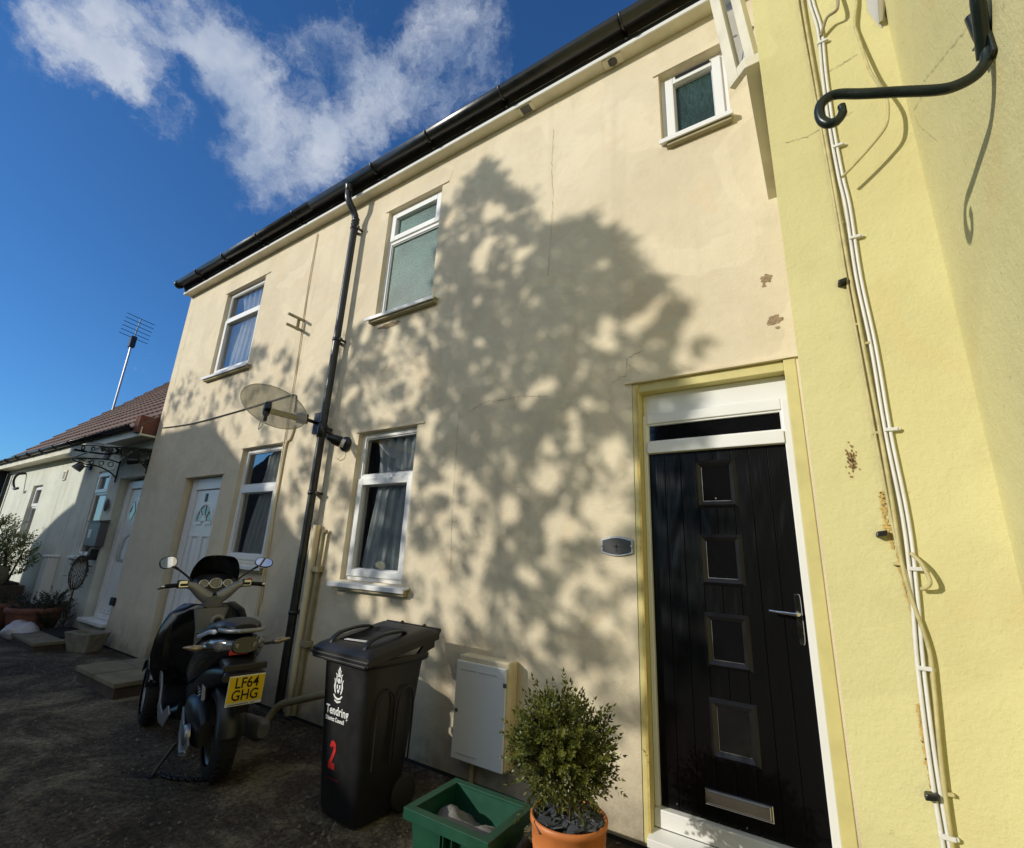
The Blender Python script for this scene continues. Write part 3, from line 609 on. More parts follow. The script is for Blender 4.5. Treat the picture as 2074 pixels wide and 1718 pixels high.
def yblotch(c,rx,rz,seed,mat,nm,o=.002):
    r=random.Random(seed); P=[]
    for i in range(22):
        t=2*PI*i/22; k=1+r.uniform(-.3,.3); P.append(k2(c[0]+rx*k*math.cos(t),c[1]+rz*k*math.sin(t),o))
    m=MB(); m.prism(P,(0,.001,0)); m.build(nm,M[mat],yh)
for k_,(pts_,w_) in enumerate([([(.262,3.35),(.258,3.15),(.256,2.95),(.266,2.75)],.016),([(.246,1.90),(.240,1.78),(.250,1.62)],.017),([(.262,1.62),(.270,1.45),(.285,1.25)],.006),([(.246,.95),(.243,.80),(.247,.62)],.012)]):
    rb=ribbon(pts_,w_*1.5,seed=60+k_,jit=.004,sub=16); rb.v=[k2(a_,b_,.0018) for a_,_,b_ in rb.v]; rb.build('flaking_paint',M['ochre'],yh,recalc=False)
r=random.Random(8)
for i in range(90):
    a=r.gauss(0,.011); b=r.gauss(0,.034); yblotch((.142+a,2.06+b),.0026,.005,i,'brownfleck','flaking_paint',.0018)
for (x,z) in ((.225,3.09),(.215,1.69),(.237,.60)):
    m=MB(); c=Vector(k2(x,z,.012)); m.obox(c,(.011,0,.002),(0,.012,0),(.001,0,.0065)); m.build('iron_stub',M['black'],yh,bevel=.003)
w=MB(); w.add([k2(.60,5.3,.003),k2(.668,5.3,.003),k2(.66,4.83,.003),k2(.63,4.78,.003),k2(.585,4.95,.003)],[(0,1,2,3,4)]); w.build('bare_patch',M['lightgrey'],yh,recalc=False)
w=MB(); w.tube([k2(.69,5.3,.012),k2(.655,4.95,.012),k2(.632,4.80,.012)],[.012,.01,.006],8); w.build('lead_flashing',M['trim'],yh)
ribn=[[(.05,4.2),(.17,4.18),(.27,4.21),(.42,4.24)],[(.33,4.62),(.42,4.64),(.5,4.66)]]
for i,c in enumerate(ribn):
    rb=ribbon(c,.003,seed=30+i); rb.v=[k2(a,b,.0015) for a,_,b in rb.v]; rb.build('crack',M['trim'],yh,recalc=False)
cr=[(-2.017,2.506),(-1.947,2.543),(-1.801,2.638),(-1.685,2.711),(-1.644,2.705),(-1.543,2.757),(-1.563,2.685),(-1.677,2.529)]
rb=ribbon(cr,.0012,seed=41,jit=.002); rb.v=[(X2-.0015,a,b) for a,_,b in rb.v]; rb.build('crack',M['trim'],yh,recalc=False)
# cables on the yellow wall
cp=[(.305,5.6),(.30,5.27),(.318,4.98),(.30,4.6),(.29,4.2),(.292,3.8),(.30,3.57),(.292,3.11),(.303,2.68),(.30,2.21),(.308,1.76),(.292,1.42),(.268,1.11),(.252,.72),(.25,.43),(.25,.0)]
for dx,nm,lab in ((.0,'cable','white cable, left one of the pair clipped down the yellow wall'),(.021,'cable','white cable, right one of the pair clipped down the yellow wall')):
    m=MB(); m.tube(smooth_path([k2(x+dx,z,.006) for x,z in cp],5),.0041,8); tag(m.build(nm,M['cable']),lab,'cable','white cables down the yellow wall')
yp=[(.275,5.6),(.262,5.27),(.262,4.6),(.262,4.2),(.265,3.57),(.266,3.11),(.272,2.68),(.278,2.21),(.278,1.85),(.275,1.55),(.29,1.38),(.318,1.18),(.31,1.0),(.29,.72),(.28,.43),(.28,0)]
m=MB(); m.tube(smooth_path([k2(x,z,.009) for x,z in yp],5),.0045,8); tag(m.build('painted_cable',M['ycable']),'yellow painted cable beside the white pair, crossing under them near the bottom','cable')
yp=[(.25,5.6),(.238,5.27),(.243,4.6),(.246,4.2),(.25,3.57),(.247,3.11),(.252,2.68),(.256,2.21),(.262,1.85),(.268,1.62),(.285,1.5),(.29,1.40)]
m=MB(); m.tube(smooth_path([k2(x,z,.008) for x,z in yp],5),.0032,8); tag(m.build('painted_cable',M['ycable']),'thinner yellow painted cable left of the white pair, stopping halfway down','cable')
def clip(x,z,nmat='cable'):
    m=MB(); c=Vector(k2(x+.006,z,.0075)); m.obox(c,(.0135,0,0),(0,.0065,0),(0,0,.0045)); m.obox(c+Vector((.015,0.002,0)),(.004,0,0),(0,.005,0),(0,0,.0036)); return m
for z,x in ((4.87,.322),(4.02,.308),(3.36,.312),(2.21,.318),(1.53,.315),(1.10,.284),(.46,.262)):
    tag(clip(x,z).build('cable_clip',M['cable'],bevel=.0015),'white plastic cable clip holding the white pair to the yellow wall','clip','white cable clips')
for z,x in ((4.34,.245),(3.48,.262),(2.82,.262),(2.7,.285),(2.2,.262),(1.55,.256),(.62,.30)):
    m=MB(); c=Vector(k2(x,z,.006)); m.obox(c,(.008,0,0),(0,.005,0),(0,0,.0035)); tag(m.build('cable_clip',M['ycable'],bevel=.001),'small yellow painted clip on the painted cables','clip','yellow painted cable clips')
lp=[(.56,5.4,.01),(.548,5.12,.01),(.512,4.92,.012),(.515,4.80,.015),(.533,4.52,.035),(.56,4.38,.045),(.583,4.25,.052),(.578,4.15,.055),(.553,4.05,.055),(.49,3.97,.054),(.40,3.88,.052),(.310,3.80,.05)]
m=MB(); m.tube(smooth_path([(x*(3-2*0)/3*S if 0 else x*S*(1-o/1.5)+.0,Y1-o,1.5+(z-1.5)*S*(1-o/1.5)) for x,z,o in lp],5),.0042,8); tag(m.build('loose_cable',M['ycable']),'loose yellow cable hanging free of the wall and curling back, cut end bare','cable')
m=MB(); m.tube(smooth_path([k2(.33,4.92,.01),k2(.37,5.0,.03),k2(.43,5.02,.035),k2(.45,5.2,.02)],4),[.005]*13,8); tag(m.build('broken_arm',M['trim']),'broken rusty metal arm sticking out of the yellow wall near the cables','bracket')
m=MB(); m.tube(smooth_path([k2(.315,1.60,.01),k2(.345,1.55,.025),k2(.36,1.47,.03),k2(.33,1.44,.012)],4),.0045,8); tag(m.build('cable_stub',M['ycable']),'short looped cable stub beside the clipped cables','cable')
# hanging basket bracket on side face
bk=thing('hanging_bracket','green-black wrought iron hanging basket bracket with scroll end on yellow wall','bracket',(X2,-2.05,1.5))
def kb(x,z,y=0): return ((x-.665)*S,y,(z-1.5)*S)
m=MB(); m.tube(smooth_path([kb(.640,3.45),kb(.645,3.36),kb(.652,3.30),kb(.645,3.24),kb(.61,3.195),kb(.56,3.18),kb(.51,3.19),kb(.41,3.245),kb(.30,3.305),kb(.235,3.345),kb(.20,3.352),kb(.172,3.335),kb(.160,3.30),kb(.163,3.255),kb(.182,3.225),kb(.210,3.222),kb(.232,3.25),kb(.232,3.29)],6),[.0096]*85+[.0092]*6+[.0084]*6+[.0072]*5+[.005],12)
m.build('arm',M['iron'],bk)
m=MB(); m.obox(kb(.657,3.55,-.010),(.003,0,0),(0,.0115,0),(0,0,.16)); m.tube(smooth_path([kb(.648,3.27,.01),kb(.640,3.33,-.02),kb(.630,3.40,-.052),kb(.625,3.455,-.066)],4),[.011]*9+[.010]*4,10); m.build('wall_bar',M['iron'],bk,bevel=.002)
m=MB(); m.tube([kb(.64,3.33,-.02),kb(.66,3.36,.012)],.0035,6); m.tube([kb(.655,3.315,-.022),kb(.63,3.325,.012)],.003,6); m.build('wire_tie',M['steel'],bk)
# open casement high on the hidden side wall
cs=thing('open_casement','weathered cream timber casement swung open at the corner of the yellow house','window',(0,0,0))
B=Vector((-.153,-.93,3.80)); T=Vector((-.233,-.93,4.80)); Hh=Vector((-.025,-1.05,3.80)); up=(T-B); 
e1=(Hh-B).normalized(); Wd=(Hh-B).length; n_=e1.cross(up).normalized()
m=MB(); u=up.normalized()
def bar(a,b,wd,th,dirv): 
    d=(b-a)/2; m.obox((a+b)/2,d,dirv*wd/2,n_*th/2)
bar(B+e1*.03,B+e1*.03+up,.06,.035,e1); bar(B+e1*Wd-e1*.03,B+e1*Wd-e1*.03+up,.05,.035,e1); bar(B+u*.03+e1*.06,B+u*.03+e1*(Wd-.055),.06,.033,u)
m.build('frame',M['whitedirty'],cs,bevel=.004)
m=MB(); m.quad(B+e1*.06+u*.06,B+e1*(Wd-.055)+u*.06,B+e1*(Wd-.055)+up,B+e1*.06+up); m.build('pane',M['glass'],cs,recalc=False)
m=MB(); m.tube([(-.115,-.94,3.86),(-.045,-1.02,4.10)],.0035,8); m.tube([(-.105,-.95,3.84),(-.03,-1.02,4.02)],.005,8); m.build('stay_bar',M['steel'],cs)
w=MB(); w.box(-.082,-.0185,-1.075,-.1,3.73,3.785); w.build('window_sill',M['whitedirty'],yh,bevel=.004)

# ------------------------------------------------------------------ low pale green cottage
lh=thing('low_cottage','low pale green rendered cottage with brown tiled roof at far left','cottage',(0,0,0))
LW=[(-11.20,-10.55,1.20,2.68),(-15.30,-14.55,1.35,2.60),(-10.10,-9.08,.27,2.50)]
w=MB(); wall_front(w,-18.0,-8.935,-.02,3.12,LW[:2]+[(-10.10,-9.08,.27,2.50,.22)],y=.04,depth=.2); shell(w,-18.0,-8.935,.04,7.2,-.02,3.12)
head(w,-10.1,-9.08,2.5,.04,.03,.05); head(w,-11.2,-10.55,2.68,.04,.03,.05)
w.prism([(-18.0,.04,3.12),(-18.0,3.62,7.05),(-18.0,7.2,3.12)],(.02,0,0)); w.build('wall',M['mint'],lh,recalc=False)
window(lh,*LW[0],2.28,'top',y0=.04,yf=.02,curtain=[(-11.1,-10.75,-11.12,-10.8,1.25,2.6)],sx=(.18,.0),sy=-.08)
window(lh,*LW[1],2.12,'top',y0=.04,yf=.07,curtain=[(-15.2,-14.6,-15.2,-14.6,1.4,2.5)],sx=(.1,.0))
# roof in overlapping tile courses, verge at left end
rf=MB(); slope=math.atan2(3.93,3.75); n=17; L=5.5; st=L/n; base=Vector((0,-.20,3.22)); sd=Vector((0,math.cos(slope),math.sin(slope))); nn=Vector((0,-math.sin(slope),math.cos(slope)))
for k in range(n):
    a=base+sd*(k*st)+nn*.035; b=base+sd*((k+1.35)*st)-nn*.005
    xa=-18.05-rnd.uniform(0,.015)
    rf.prism([(xa,a.y,a.z),(xa,(a+nn*.03).y,(a+nn*.03).z),(xa,(b+nn*.03).y,(b+nn*.03).z),(xa,b.y,b.z)],(9.11,0,0))
rf.prism([(-18.0,7.3,3.1),(-18.0,3.5,7.1),(-18.0,3.55,7.2),(-18.0,7.5,3.1)],(9.06,0,0))
roof=rf.build('roof',M['tiles'],lh)
s=MB(); s.box(-18.0,-8.94,-.20,.038,3.10,3.13); s.box(-18.0,-8.94,-.215,-.2005,3.09,3.24); s.build('soffit_and_fascia',M['whitedirty'],lh)
gm=MB(); prof=[(-.275+.062*math.cos(PI+PI*k/10),3.27+.06*math.sin(PI+PI*k/10)) for k in range(11)]+[(-.275+.054*math.cos(2*PI-PI*k/10),3.27+.052*math.sin(2*PI-PI*k/10)) for k in range(11)]
gm.prism([(-18.05,a,b) for a,b in prof],(8.95,0,0)); gt=gm.build('gutter',M['gutter'],lh); gt.data.polygons.foreach_set('use_smooth',[len(p.vertices)==4 for p in gt.data.polygons])
for k in range(10):
    x=-17.6+k*.93; c=MB(); c.tube([(x,-.275+.068*math.cos(PI+PI*j/8),3.27+.066*math.sin(PI+PI*j/8)) for j in range(9)],.012,6); c.build('gutter_bracket',M['gutter'],gt)
s=MB(); s.box(-9.12,-8.95,-.26,.03,3.14,3.42); s.build('end_brick',M['redbrick'],lh)
# low cottage door
fr=MB(); fr.box(-10.02,-9.86,.15,.258,.29,2.46); fr.box(-9.2,-9.09,.15,.258,.29,2.46); fr.box(-9.86,-9.2,.15,.258,2.33,2.46); frame=fr.build('door_frame',M['white'],lh,bevel=.006)
lf=MB(); lf.box(-9.85,-9.21,.18,.25,.36,2.32); door=lf.build('door',M['white'],lh,bevel=.006)
for (cx,cz,s_) in ((-9.62,1.95,.0),(-9.42,2.13,1)):
    m=MB(); m.prism([(cx,.172,cz+.16),(cx+.11,.172,cz),(cx,.172,cz-.16),(cx-.11,.172,cz)],(0,.008,0)); m.build('diamond_light',M['glassdark'],door)
m=MB(); m.box(-9.8,-9.76,.165,.18,1.2,1.42); m.build('door_handle',M['chrome'],door)
m=MB(); m.box(-10.12,-9.10,-.03,.26,.235,.285); m.box(-9.86,-9.2,.13,.2,.29,.355); m.build('door_sill',M['white'],lh,bevel=.006)
m=MB(); m.tube(smooth_path([(-9.30,.15,1.18),(-9.30,.06,1.18),(-9.28,.03,1.25),(-9.26,.03,1.45),(-9.25,.06,1.56),(-9.25,.15,1.56)],5),.028,10); tag(m.build('grab_rail',M['lightgrey']),'white grab rail beside the low cottage door','rail')
# scroll canopy over that door
cy=thing('door_canopy','black wrought iron scrollwork canopy above the low cottage door','canopy',(0,0,0))
def scroll_bracket(x,zw,zo,yo):
    m=MB(); m.tube(smooth_path([(x,.02,zw+.16),(x,-.15,zw+.19),(x,-.4,zw+.16),(x,yo,zo+.0)],6),.012,6); m.tube(smooth_path([(x,.02,zw-.10),(x,-.08,zw-.02),(x,-.25,zw+.05),(x,-.45,zw+.06),(x,yo,zo-.02)],6),.012,6); m.tube([(x,.02,zw-.18),(x,.02,zw+.2)],.014,6)
    for k in range(4):
        cy_=-.10-.13*k; cz=zw+.115-.004*k; r=.042-.005*k
        m.tube([(x,cy_+r*(1-.12*j/6)*math.cos(.5+j*.62),cz+r*math.sin(.5+j*.62)) for j in range(11)],.007,5)
    return m
for x,zw in ((-10.25,2.62),(-9.02,2.70)): scroll_bracket(x,zw,zw+.12,-.62).build('scroll_bracket',M['iron'],cy)
m=MB(); m.tube([(-10.25,-.62,2.74),(-9.02,-.62,2.82)],.012,6); m.build('front_bar',M['iron'],cy)
m=MB(); vs=[]
for i in range(13):
    u=i/12; x=-10.35+1.4*u; z=2.80+.07*u+.10*math.sin(PI*u)
    vs+= [(x,.03,z+.05),(x,-.68,z-.02)]
m.add(vs,[(2*i,2*i+1,2*i+3,2*i+2) for i in range(12)],True); m.build('canopy_sheet',M['glass'],cy,recalc=False)
# cameras and bits on low cottage
def spotlight(name,label,loc,dirv,s=1):
    t=thing(name,label,'camera',loc); dv=Vector(dirv).normalized()
    m=MB(); m.cyl((0,0,0),(0,-.04,0),.045*s); m.tube([(0,-.03,0),(-.03,-.10,0),Vector((-.04,-.13,0))],.012,8); m.build('mount',M['black'],t)
    m=MB(); c=Vector((-.05,-.16,0)); m.tube([c-dv*.05,c+dv*.02,c+dv*.08],[.05*s,.06*s,.066*s],16); m.build('camera_body',M['black' if s==1 else 'grey'],t)
    return t
spotlight('security_camera','black floodlight camera tucked beside the canopy at the end of the low cottage',(-8.99,-.0,2.70),(-.6,-.8,-.1))
sp=spotlight('security_camera','grey dome camera with small roof on the pale green wall',(-11.70,.03,2.80),(-.1,-.5,-.8),1.3)
m=MB(); m.box(-.2,.12,-.26,-.04,.09,.105); m.build('cover',M['grey'],sp)
m=MB(); m.box(-13.27,-13.07,.015,.038,2.62,2.84); vv=tag(m.build('wall_vent',M['whitedirty'],bevel=.01),'small cream wall vent on the pale green cottage','vent')
m=MB()
for k in range(5): m.box(-13.22,-13.12,.008,.0148,2.66+k*.03,2.675+k*.03)
m.build('grille',M['grey'],vv)
mb_=thing('letter_box','dark grey wall letter box with a newspaper slot under the low cottage window','letter box',(-10.25,.04,1.60))
m=MB(); m.box(-.30,.22,-.12,-.001,-.24,.17); m.build('body',M['grey'],mb_,bevel=.015); m=MB(); m.prism([(-.32,0-.001,.20),(-.32,-.15,.175),(-.32,-.15,.16),(-.32,-.001,.18)],(.56,0,0)); m.build('lid',M['grey'],mb_); m=MB(); m.box(-.22,-.08,-.125,-.1205,-.10,.04); m.build('label_window',M['lightgrey'],mb_)
m=MB(); m.ell((-10.27,-.0,2.05),(.05,0,0),(0,.03,0),(0,0,.11),14,8); tag(m.build('door_bell',M['grey']),'grey oval plaque beside the low cottage door','sign')
m=MB(); m.box(-10.3,-10.17,-.07,.038,1.15,1.32); tag(m.build('junction_box',M['black'],bevel=.01),'small black box below the letter box','box')
m=MB(); m.box(-12.32,-12.02,-.12,.038,.05,1.12); m.box(-12.34,-12.0,-.14,.036,1.121,1.16); tag(m.build('meter_cabinet',M['white'],bevel=.01),'tall white meter cabinet standing against the pale green wall','cabinet')
m=MB(); m.box(-8.99,-8.84,-.03,-.002,.56,.67); tag(m.build('air_brick',M['timberdark'],bevel=.004),'small dark air brick low on the cream wall corner','vent')
m=MB(); m.tube([(-17.6,-.02,3.0),(-17.6,-.02,.1)],.04,10); tag(m.build('far_downpipe',M['gutter']),'dark downpipe at the far end of the pale green cottage','downpipe')
m=MB(); m.tube(smooth_path([(-16.3,.03,2.95),(-16.3,-.10,2.9),(-16.25,-.15,2.75),(-16.1,-.12,2.55),(-15.9,-.1,2.55)],5),.03,8); tag(m.build('hook_bracket',M['black']),'black hook bracket on the pale green wall near its far end','bracket')
# far dark building and aerial
fb=thing('far_building','dark boarded building with a white window beyond the low cottage','building',(0,0,0))
w=MB(); w.box(-27,-18.12,-.35,6,0,3.05); w.build('wall',M['timberdark'],fb); w=MB(); w.prism([(-27,-.6,3.0),(-27,2.5,5.0),(-27,6.2,3.0)],(8.85,0,0)); w.build('roof',M['roof_and_shade_dark'],fb)
window(fb,-19.6,-18.7,1.3,2.75,2.2,'top',y0=-.36,yf=-.06,sill=False)
ae=thing('tv_aerial','television aerial on a tall steel mast behind the low cottage roof','aerial',(-17.35,1.6,5.2))
m=MB(); m.tube([(0,0,-.2),(.02,0,2.2)],.028,8); m.build('mast',M['steel'],ae); m=MB(); m.box(-.07,.10,-.07,.07,2.0,2.35); m.build('mast_clamp',M['black'],ae)
m=MB(); m.tube([(.02,.0,2.1),(.10,.03,2.95)],.014,6)
for k in range(6):
    t=k/5; c=Vector((.03,.0,2.30))*(1-t)+Vector((.10,.03,2.95))*t; m.tube([c+Vector((-.06,-.36,.06)),c+Vector((.06,.36,-.06))],.010,5)
m.build('antenna',M['black'],ae)

# ------------------------------------------------------------------ leaf clouds
def leafcloud(mb,pts,size,n,r,flat=.5,spread=1.0,seed=0):
    R=random.Random(seed)
    for c,rad_ in pts:
        for i in range(n):
            while True:
                d=Vector((R.uniform(-1,1),R.uniform(-1,1),R.uniform(-1,1)))
                if d.length<1: break
            p=Vector(c)+d*rad_; a=Vector((R.gauss(0,1),R.gauss(0,1),R.gauss(0,1))).normalized(); b=a.cross(Vector((R.gauss(0,1),R.gauss(0,1),R.gauss(0,1)))).normalized(); s=size*R.uniform(.6,1.3)
            mb.add([p-a*s,p+b*s*flat,p+a*s,p-b*s*flat],[(0,1,2,3)])
def sprig(mb,p0,dirv,L,leaf,R,wood=None):
    """a shoot with paired small leaves all along it"""
    d=Vector(dirv).normalized(); p=Vector(p0); nseg=max(3,int(L/(leaf*.55)))
    for i in range(nseg):
        d=(d+Vector((R.gauss(0,.05),R.gauss(0,.05),R.gauss(0,.04)+.015))).normalized(); q=p+d*(L/nseg)
        a=d.orthogonal().normalized(); a=Matrix.Rotation(i*PI/2+R.uniform(-.4,.4),3,d)@a
        for sg in (1,-1):
            ax=(d*.75+a*sg*.8).normalized(); w=d.cross(a).normalized(); s=leaf*R.uniform(.6,1.2)*(1 if i<nseg-2 else .75)
            mb.add([q,q+ax*s*.5+w*s*.27,q+ax*s,q+ax*s*.5-w*s*.27],[(0,1,2,3)])
        p=q
    a=d.orthogonal().normalized()
    mb.add([p,p+d*leaf*.4+a*leaf*.2,p+d*leaf,p+d*leaf*.4-a*leaf*.2],[(0,1,2,3)])
    return p
# ------------------------------------------------------------------ potted box bush
pt=thing('potted_shrub','clipped box bush in a bright terracotta pot topped with slate chips','potted plant',(-1.105,-.76,0))
m=MB(); m.lathe([(.0005,.0),(.125,.0),(.133,.02),(.150,.24),(.157,.30),(.160,.315),(.158,.322),(.161,.335),(.163,.385),(.170,.392),(.171,.412),(.164,.418),(.155,.412),(.150,.36)],(0,0,0),'z',48); m.build('pot',M['terracotta'],pt)
m=MB(); m.lathe([(.0005,.386),(.152,.386)],(0,0,0),'z',24); m.build('soil',M['soil'],pt)
m=MB(); R=random.Random(12)
for i in range(150):
    r=.142*math.sqrt(R.random()); t=R.uniform(0,2*PI); c=Vector((r*math.cos(t),r*math.sin(t),.392+R.uniform(0,.016))); s=R.uniform(.018,.042); n_=R.randint(4,6); tl=Matrix.Rotation(R.uniform(-.5,.5),3,'X')@Matrix.Rotation(R.uniform(-.5,.5),3,'Y'); a0=R.random()*6
    P=[c+tl@Vector((s*R.uniform(.6,1.1)*math.cos(a0+2*PI*k/n_),s*R.uniform(.6,1.1)*math.sin(a0+2*PI*k/n_),0)) for k in range(n_)]
    m.prism(P,tl@Vector((0,0,.006)))
so=m.build('slate_chippings',M['slate'],pt); so['kind']='stuff'
m=MB()
for i in range(7):
    t=R.uniform(0,2*PI); m.ell((.13*math.cos(t),.13*math.sin(t),.40),(.008,0,0),(0,.006,0),(0,0,.005),8,5)
m.build('pale_pebbles',M['whiteprint'],pt)
m=MB(); stems=[]
for i in range(9):
    t=R.uniform(0,2*PI); a=Vector((.03*math.cos(t),.03*math.sin(t),.375)); b=Vector((.14*math.cos(t+R.uniform(-.5,.5)),.14*math.sin(t),.62)); m.tube(smooth_path([a,(a+b)/2+Vector((R.uniform(-.02,.02),R.uniform(-.02,.02),0)),b],4),[.0055]*5+[.003]*4,6)
m.build('stems',M['bark'],pt)
m=MB(); cc=Vector((-.045,.0,.650))
for i in range(780):
    while True:
        d=Vector((R.gauss(0,1),R.gauss(0,1),R.gauss(0,1)))
        if d.length>.2: d.normalize(); break
    if d.z<-.93: continue
    rr=.232*(1-.12*max(0,-d.z))*R.uniform(.90,1.05)*(1+.38*noise.noise(d*1.9+Vector((3,1,7)))); start=cc+d*rr*R.uniform(.15,.80); tip=cc+Vector((d.x,d.y,d.z*.98))*rr
    L=(tip-start).length+R.uniform(0,.02); dd=(tip-start).normalized()
    if R.random()<.13: L+=R.uniform(.03,.08)
    sprig(m,start,dd+Vector((R.gauss(0,.25),R.gauss(0,.25),.12+R.gauss(0,.2))),max(.05,L),.0250,R)
m.build('foliage',M['box'],pt,recalc=False)
# ------------------------------------------------------------------ green recycling crate
cr=thing('recycling_crate','open green plastic recycling crate with grey packaging inside below the meter box','crate',(-1.668,-.735,0),rad(1))
m=MB()
def frus(mb,w0,d0,w1,d1,z0,z1,inner=False):
    P=[(-w0,-d0,z0),(w0,-d0,z0),(w0,d0,z0),(-w0,d0,z0),(-w1,-d1,z1),(w1,-d1,z1),(w1,d1,z1),(-w1,d1,z1)]
    mb.add(P,[(0,1,5,4),(1,2,6,5),(2,3,7,6),(3,0,4,7)])
frus(m,.215,.150,.240,.178,.0,.275); frus(m,.205,.142,.228,.166,.012,.275); m.quad((-.215,-.15,0),(.215,-.15,0),(.215,.15,0),(-.215,.15,0)); m.quad((-.205,-.142,.012),(.205,-.142,.012),(.205,.142,.012),(-.205,.142,.012))
m.build('tub',M['green'],cr,bevel=.003)
m=MB()
for (x0,x1,y0,y1) in ((-.268,.268,-.205,-.164),(-.268,.268,.164,.205),(-.268,-.222,-.164,.164),(.222,.268,-.164,.164)):
    m.box(x0,x1,y0,y1,.272,.284)
m.box(-.268,.268,-.207,-.2035,.235,.284); m.box(-.268,.268,.2035,.207,.235,.284); m.box(-.270,-.2665,-.205,.205,.225,.284); m.box(.2665,.270,-.205,.205,.225,.284)
m.build('rim',M['green'],cr,bevel=.005,seg=3)
for o_ in cr.children: o_.scale=(.955,1,1)
m=MB()
for x in (-.02,.0,.05): m.box(x,x+.004,-.206,-.172,.02,.235)
m.build('rib',M['green'],cr)
m=MB(); n=18; vs=[]
R=random.Random(4)
for j in range(n+1):
    for i in range(n+1):
        u=i/n*2-1; v=j/n*2-1; z=.20+.05*math.exp(-((u+.62)**2*9+(v-.1)**2*1.5))+.03*math.exp(-((u-.45)**2*9+(v+.1)**2*1.2))+.02*noise.noise(Vector((u*3,v*3,1)))-.06*abs(v)
        vs.append((u*.205-.005,v*.15,z+.012*noise.noise(Vector((u*7,v*7,3)))))
m.add(vs,[(j*(n+1)+i,j*(n+1)+i+1,(j+1)*(n+1)+i+1,(j+1)*(n+1)+i) for j in range(n) for i in range(n)],True)
tag(m.build('packaging',M['sack'],recalc=False),'crumpled grey woven packaging lying in the green crate','packaging').location=(-1.655,-.735,0)
m=MB(); m.prism([(0,-.14,0),(0,.10,0),(0,.12,.12),(0,.09,.21),(0,.02,.25),(0,-.08,.22),(0,-.14,.13)],(.05,0,0)); o=tag(m.build('crate_end_shade',M['black'],bevel=.015),'rounded black shape put in for the shaded end of the green crate','tub'); o.location=(-1.37,-.74,0)  # black shape added where only the crate's shaded end shows

# ------------------------------------------------------------------ wheelie bin
wb=thing('wheelie_bin','black council wheelie bin numbered 2 in red standing beside the scooter','bin',(-2.53,-.66,0),rad(-2))
m=MB()
def rr_sec(cx,cy,z,hw,hd,e=7): return ((cx,cy,z),(hw,0,0),(0,hd,0),e)
secs=[rr_sec(.005,-.03,.02,.165,.150),rr_sec(.005,-.03,.06,.178,.165),rr_sec(0,-.025,.30,.198,.190),rr_sec(-.005,-.02,.60,.216,.215),rr_sec(-.012,-.01,.86,.232,.240)]
m.loft(secs,40); m.build('body',M['binblack'],wb)
m=MB(); m.loft([rr_sec(-.012,-.01,.835,.250,.262),rr_sec(-.012,-.01,.845,.258,.270),rr_sec(-.012,-.01,.87,.258,.270),rr_sec(-.012,-.01,.878,.25,.262)],40); m.build('rim',M['binblack'],wb)
lid=MB(); z0=.885
def lidz(v): return .90+.095*((v+1)/2)   # rises to the hinge
vs=[];n=20;mm_=20
for j in range(mm_+1):
    v=j/mm_*2-1
    for i in range(n+1):
        u=i/n*2-1; e=max(abs(u),abs(v)); z=lidz(v)+ (.035*(1-max(0,(e-.75)/.25)**2) if e>.75 else .035)
        # sunken centre tray
        if abs(u)<.5 and -.62<v<.35: z-=.018
        vs.append((-.012+u*.275,-.005+v*.285,z))
lid.add(vs,[(j*(n+1)+i,j*(n+1)+i+1,(j+1)*(n+1)+i+1,(j+1)*(n+1)+i) for j in range(mm_) for i in range(n)],True)
def skirt(a,b,h=.045): lid.quad(a,b,(b[0],b[1],b[2]-h),(a[0],a[1],a[2]-h))
xL,xR,yF,yB=-.012-.275,-.012+.275,-.005-.285,-.005+.285
skirt((xL,yF,.90),(xR,yF,.90)); skirt((xR,yF,.90),(xR,yB,.995)); skirt((xR,yB,.995),(xL,yB,.995)); skirt((xL,yB,.995),(xL,yF,.90))
lo=lid.build('lid',M['binblack'],wb,recalc=True)
m=MB(); m.box(xL-.006,xR+.006,yF-.012,yF+.006,.868,.884); m.box(xL+.02,xR-.02,yF-.008,yF+.006,.845,.860); m.build('lid_lip',M['binblack'],lo,bevel=.003)
# two raised grip handles and clips on the lid
for s in (-1,1):
    cx=-.012+s*.165; hp=[(cx,-.255,.915),(cx,-.235,.95),(cx,-.18,.985),(cx,-.08,1.005),(cx,.02,1.01),(cx,.07,1.0)]
    m=MB(); P=smooth_path(hp,5); secs=[(p,(.020,0,0),(0,0,.0085),4) for p in P]; m.loft(secs,12); m.build('lid_grip',M['binblack'],lo)
m=MB(); m.tube([(-.10,-.20,.955),(.08,-.17,.957)],.003,5); m.tube([(-.10,-.185,.957),(.08,-.155,.96)],.003,5); m.build('moulded_mark',M['lightgrey'],lo)
m=MB(); m.tube([(-.275,.29,1.0),(.25,.29,1.0)],.017,12); m.box(-.25,-.21,.20,.30,.95,1.0); m.box(.19,.23,.20,.30,.95,1.0); m.tube([(-.12,.27,1.005),(-.09,.27,1.02)],.014,8); m.tube([(.1,.27,1.005),(.13,.27,1.02)],.014,8); m.build('handle_bar',M['binblack'],wb,bevel=.004)
m=MB(); m.prism([(.215,.1,.85),(.215,.27,.9),(.215,.27,.97),(.215,.2,.95)],(.02,0,0)); m.prism([(-.26,.1,.85),(-.26,.27,.9),(-.26,.27,.97),(-.26,.2,.95)],(.02,0,0)); m.build('hinge_bracket',M['binblack'],wb)
for s in (-1,1):
    m=MB(); m.lathe([(.0005,-.022),(.085,-.022),(.098,-.012),(.098,.012),(.085,.022),(.0005,.022)],(s*.185,.145,.10),'x',28); m.build('wheel',M['rubber'],wb)
m=MB(); m.tube([(-.17,.145,.10),(.17,.145,.10)],.01,8); m.build('axle',M['steel'],wb)
m=MB()   # side recess mouldings
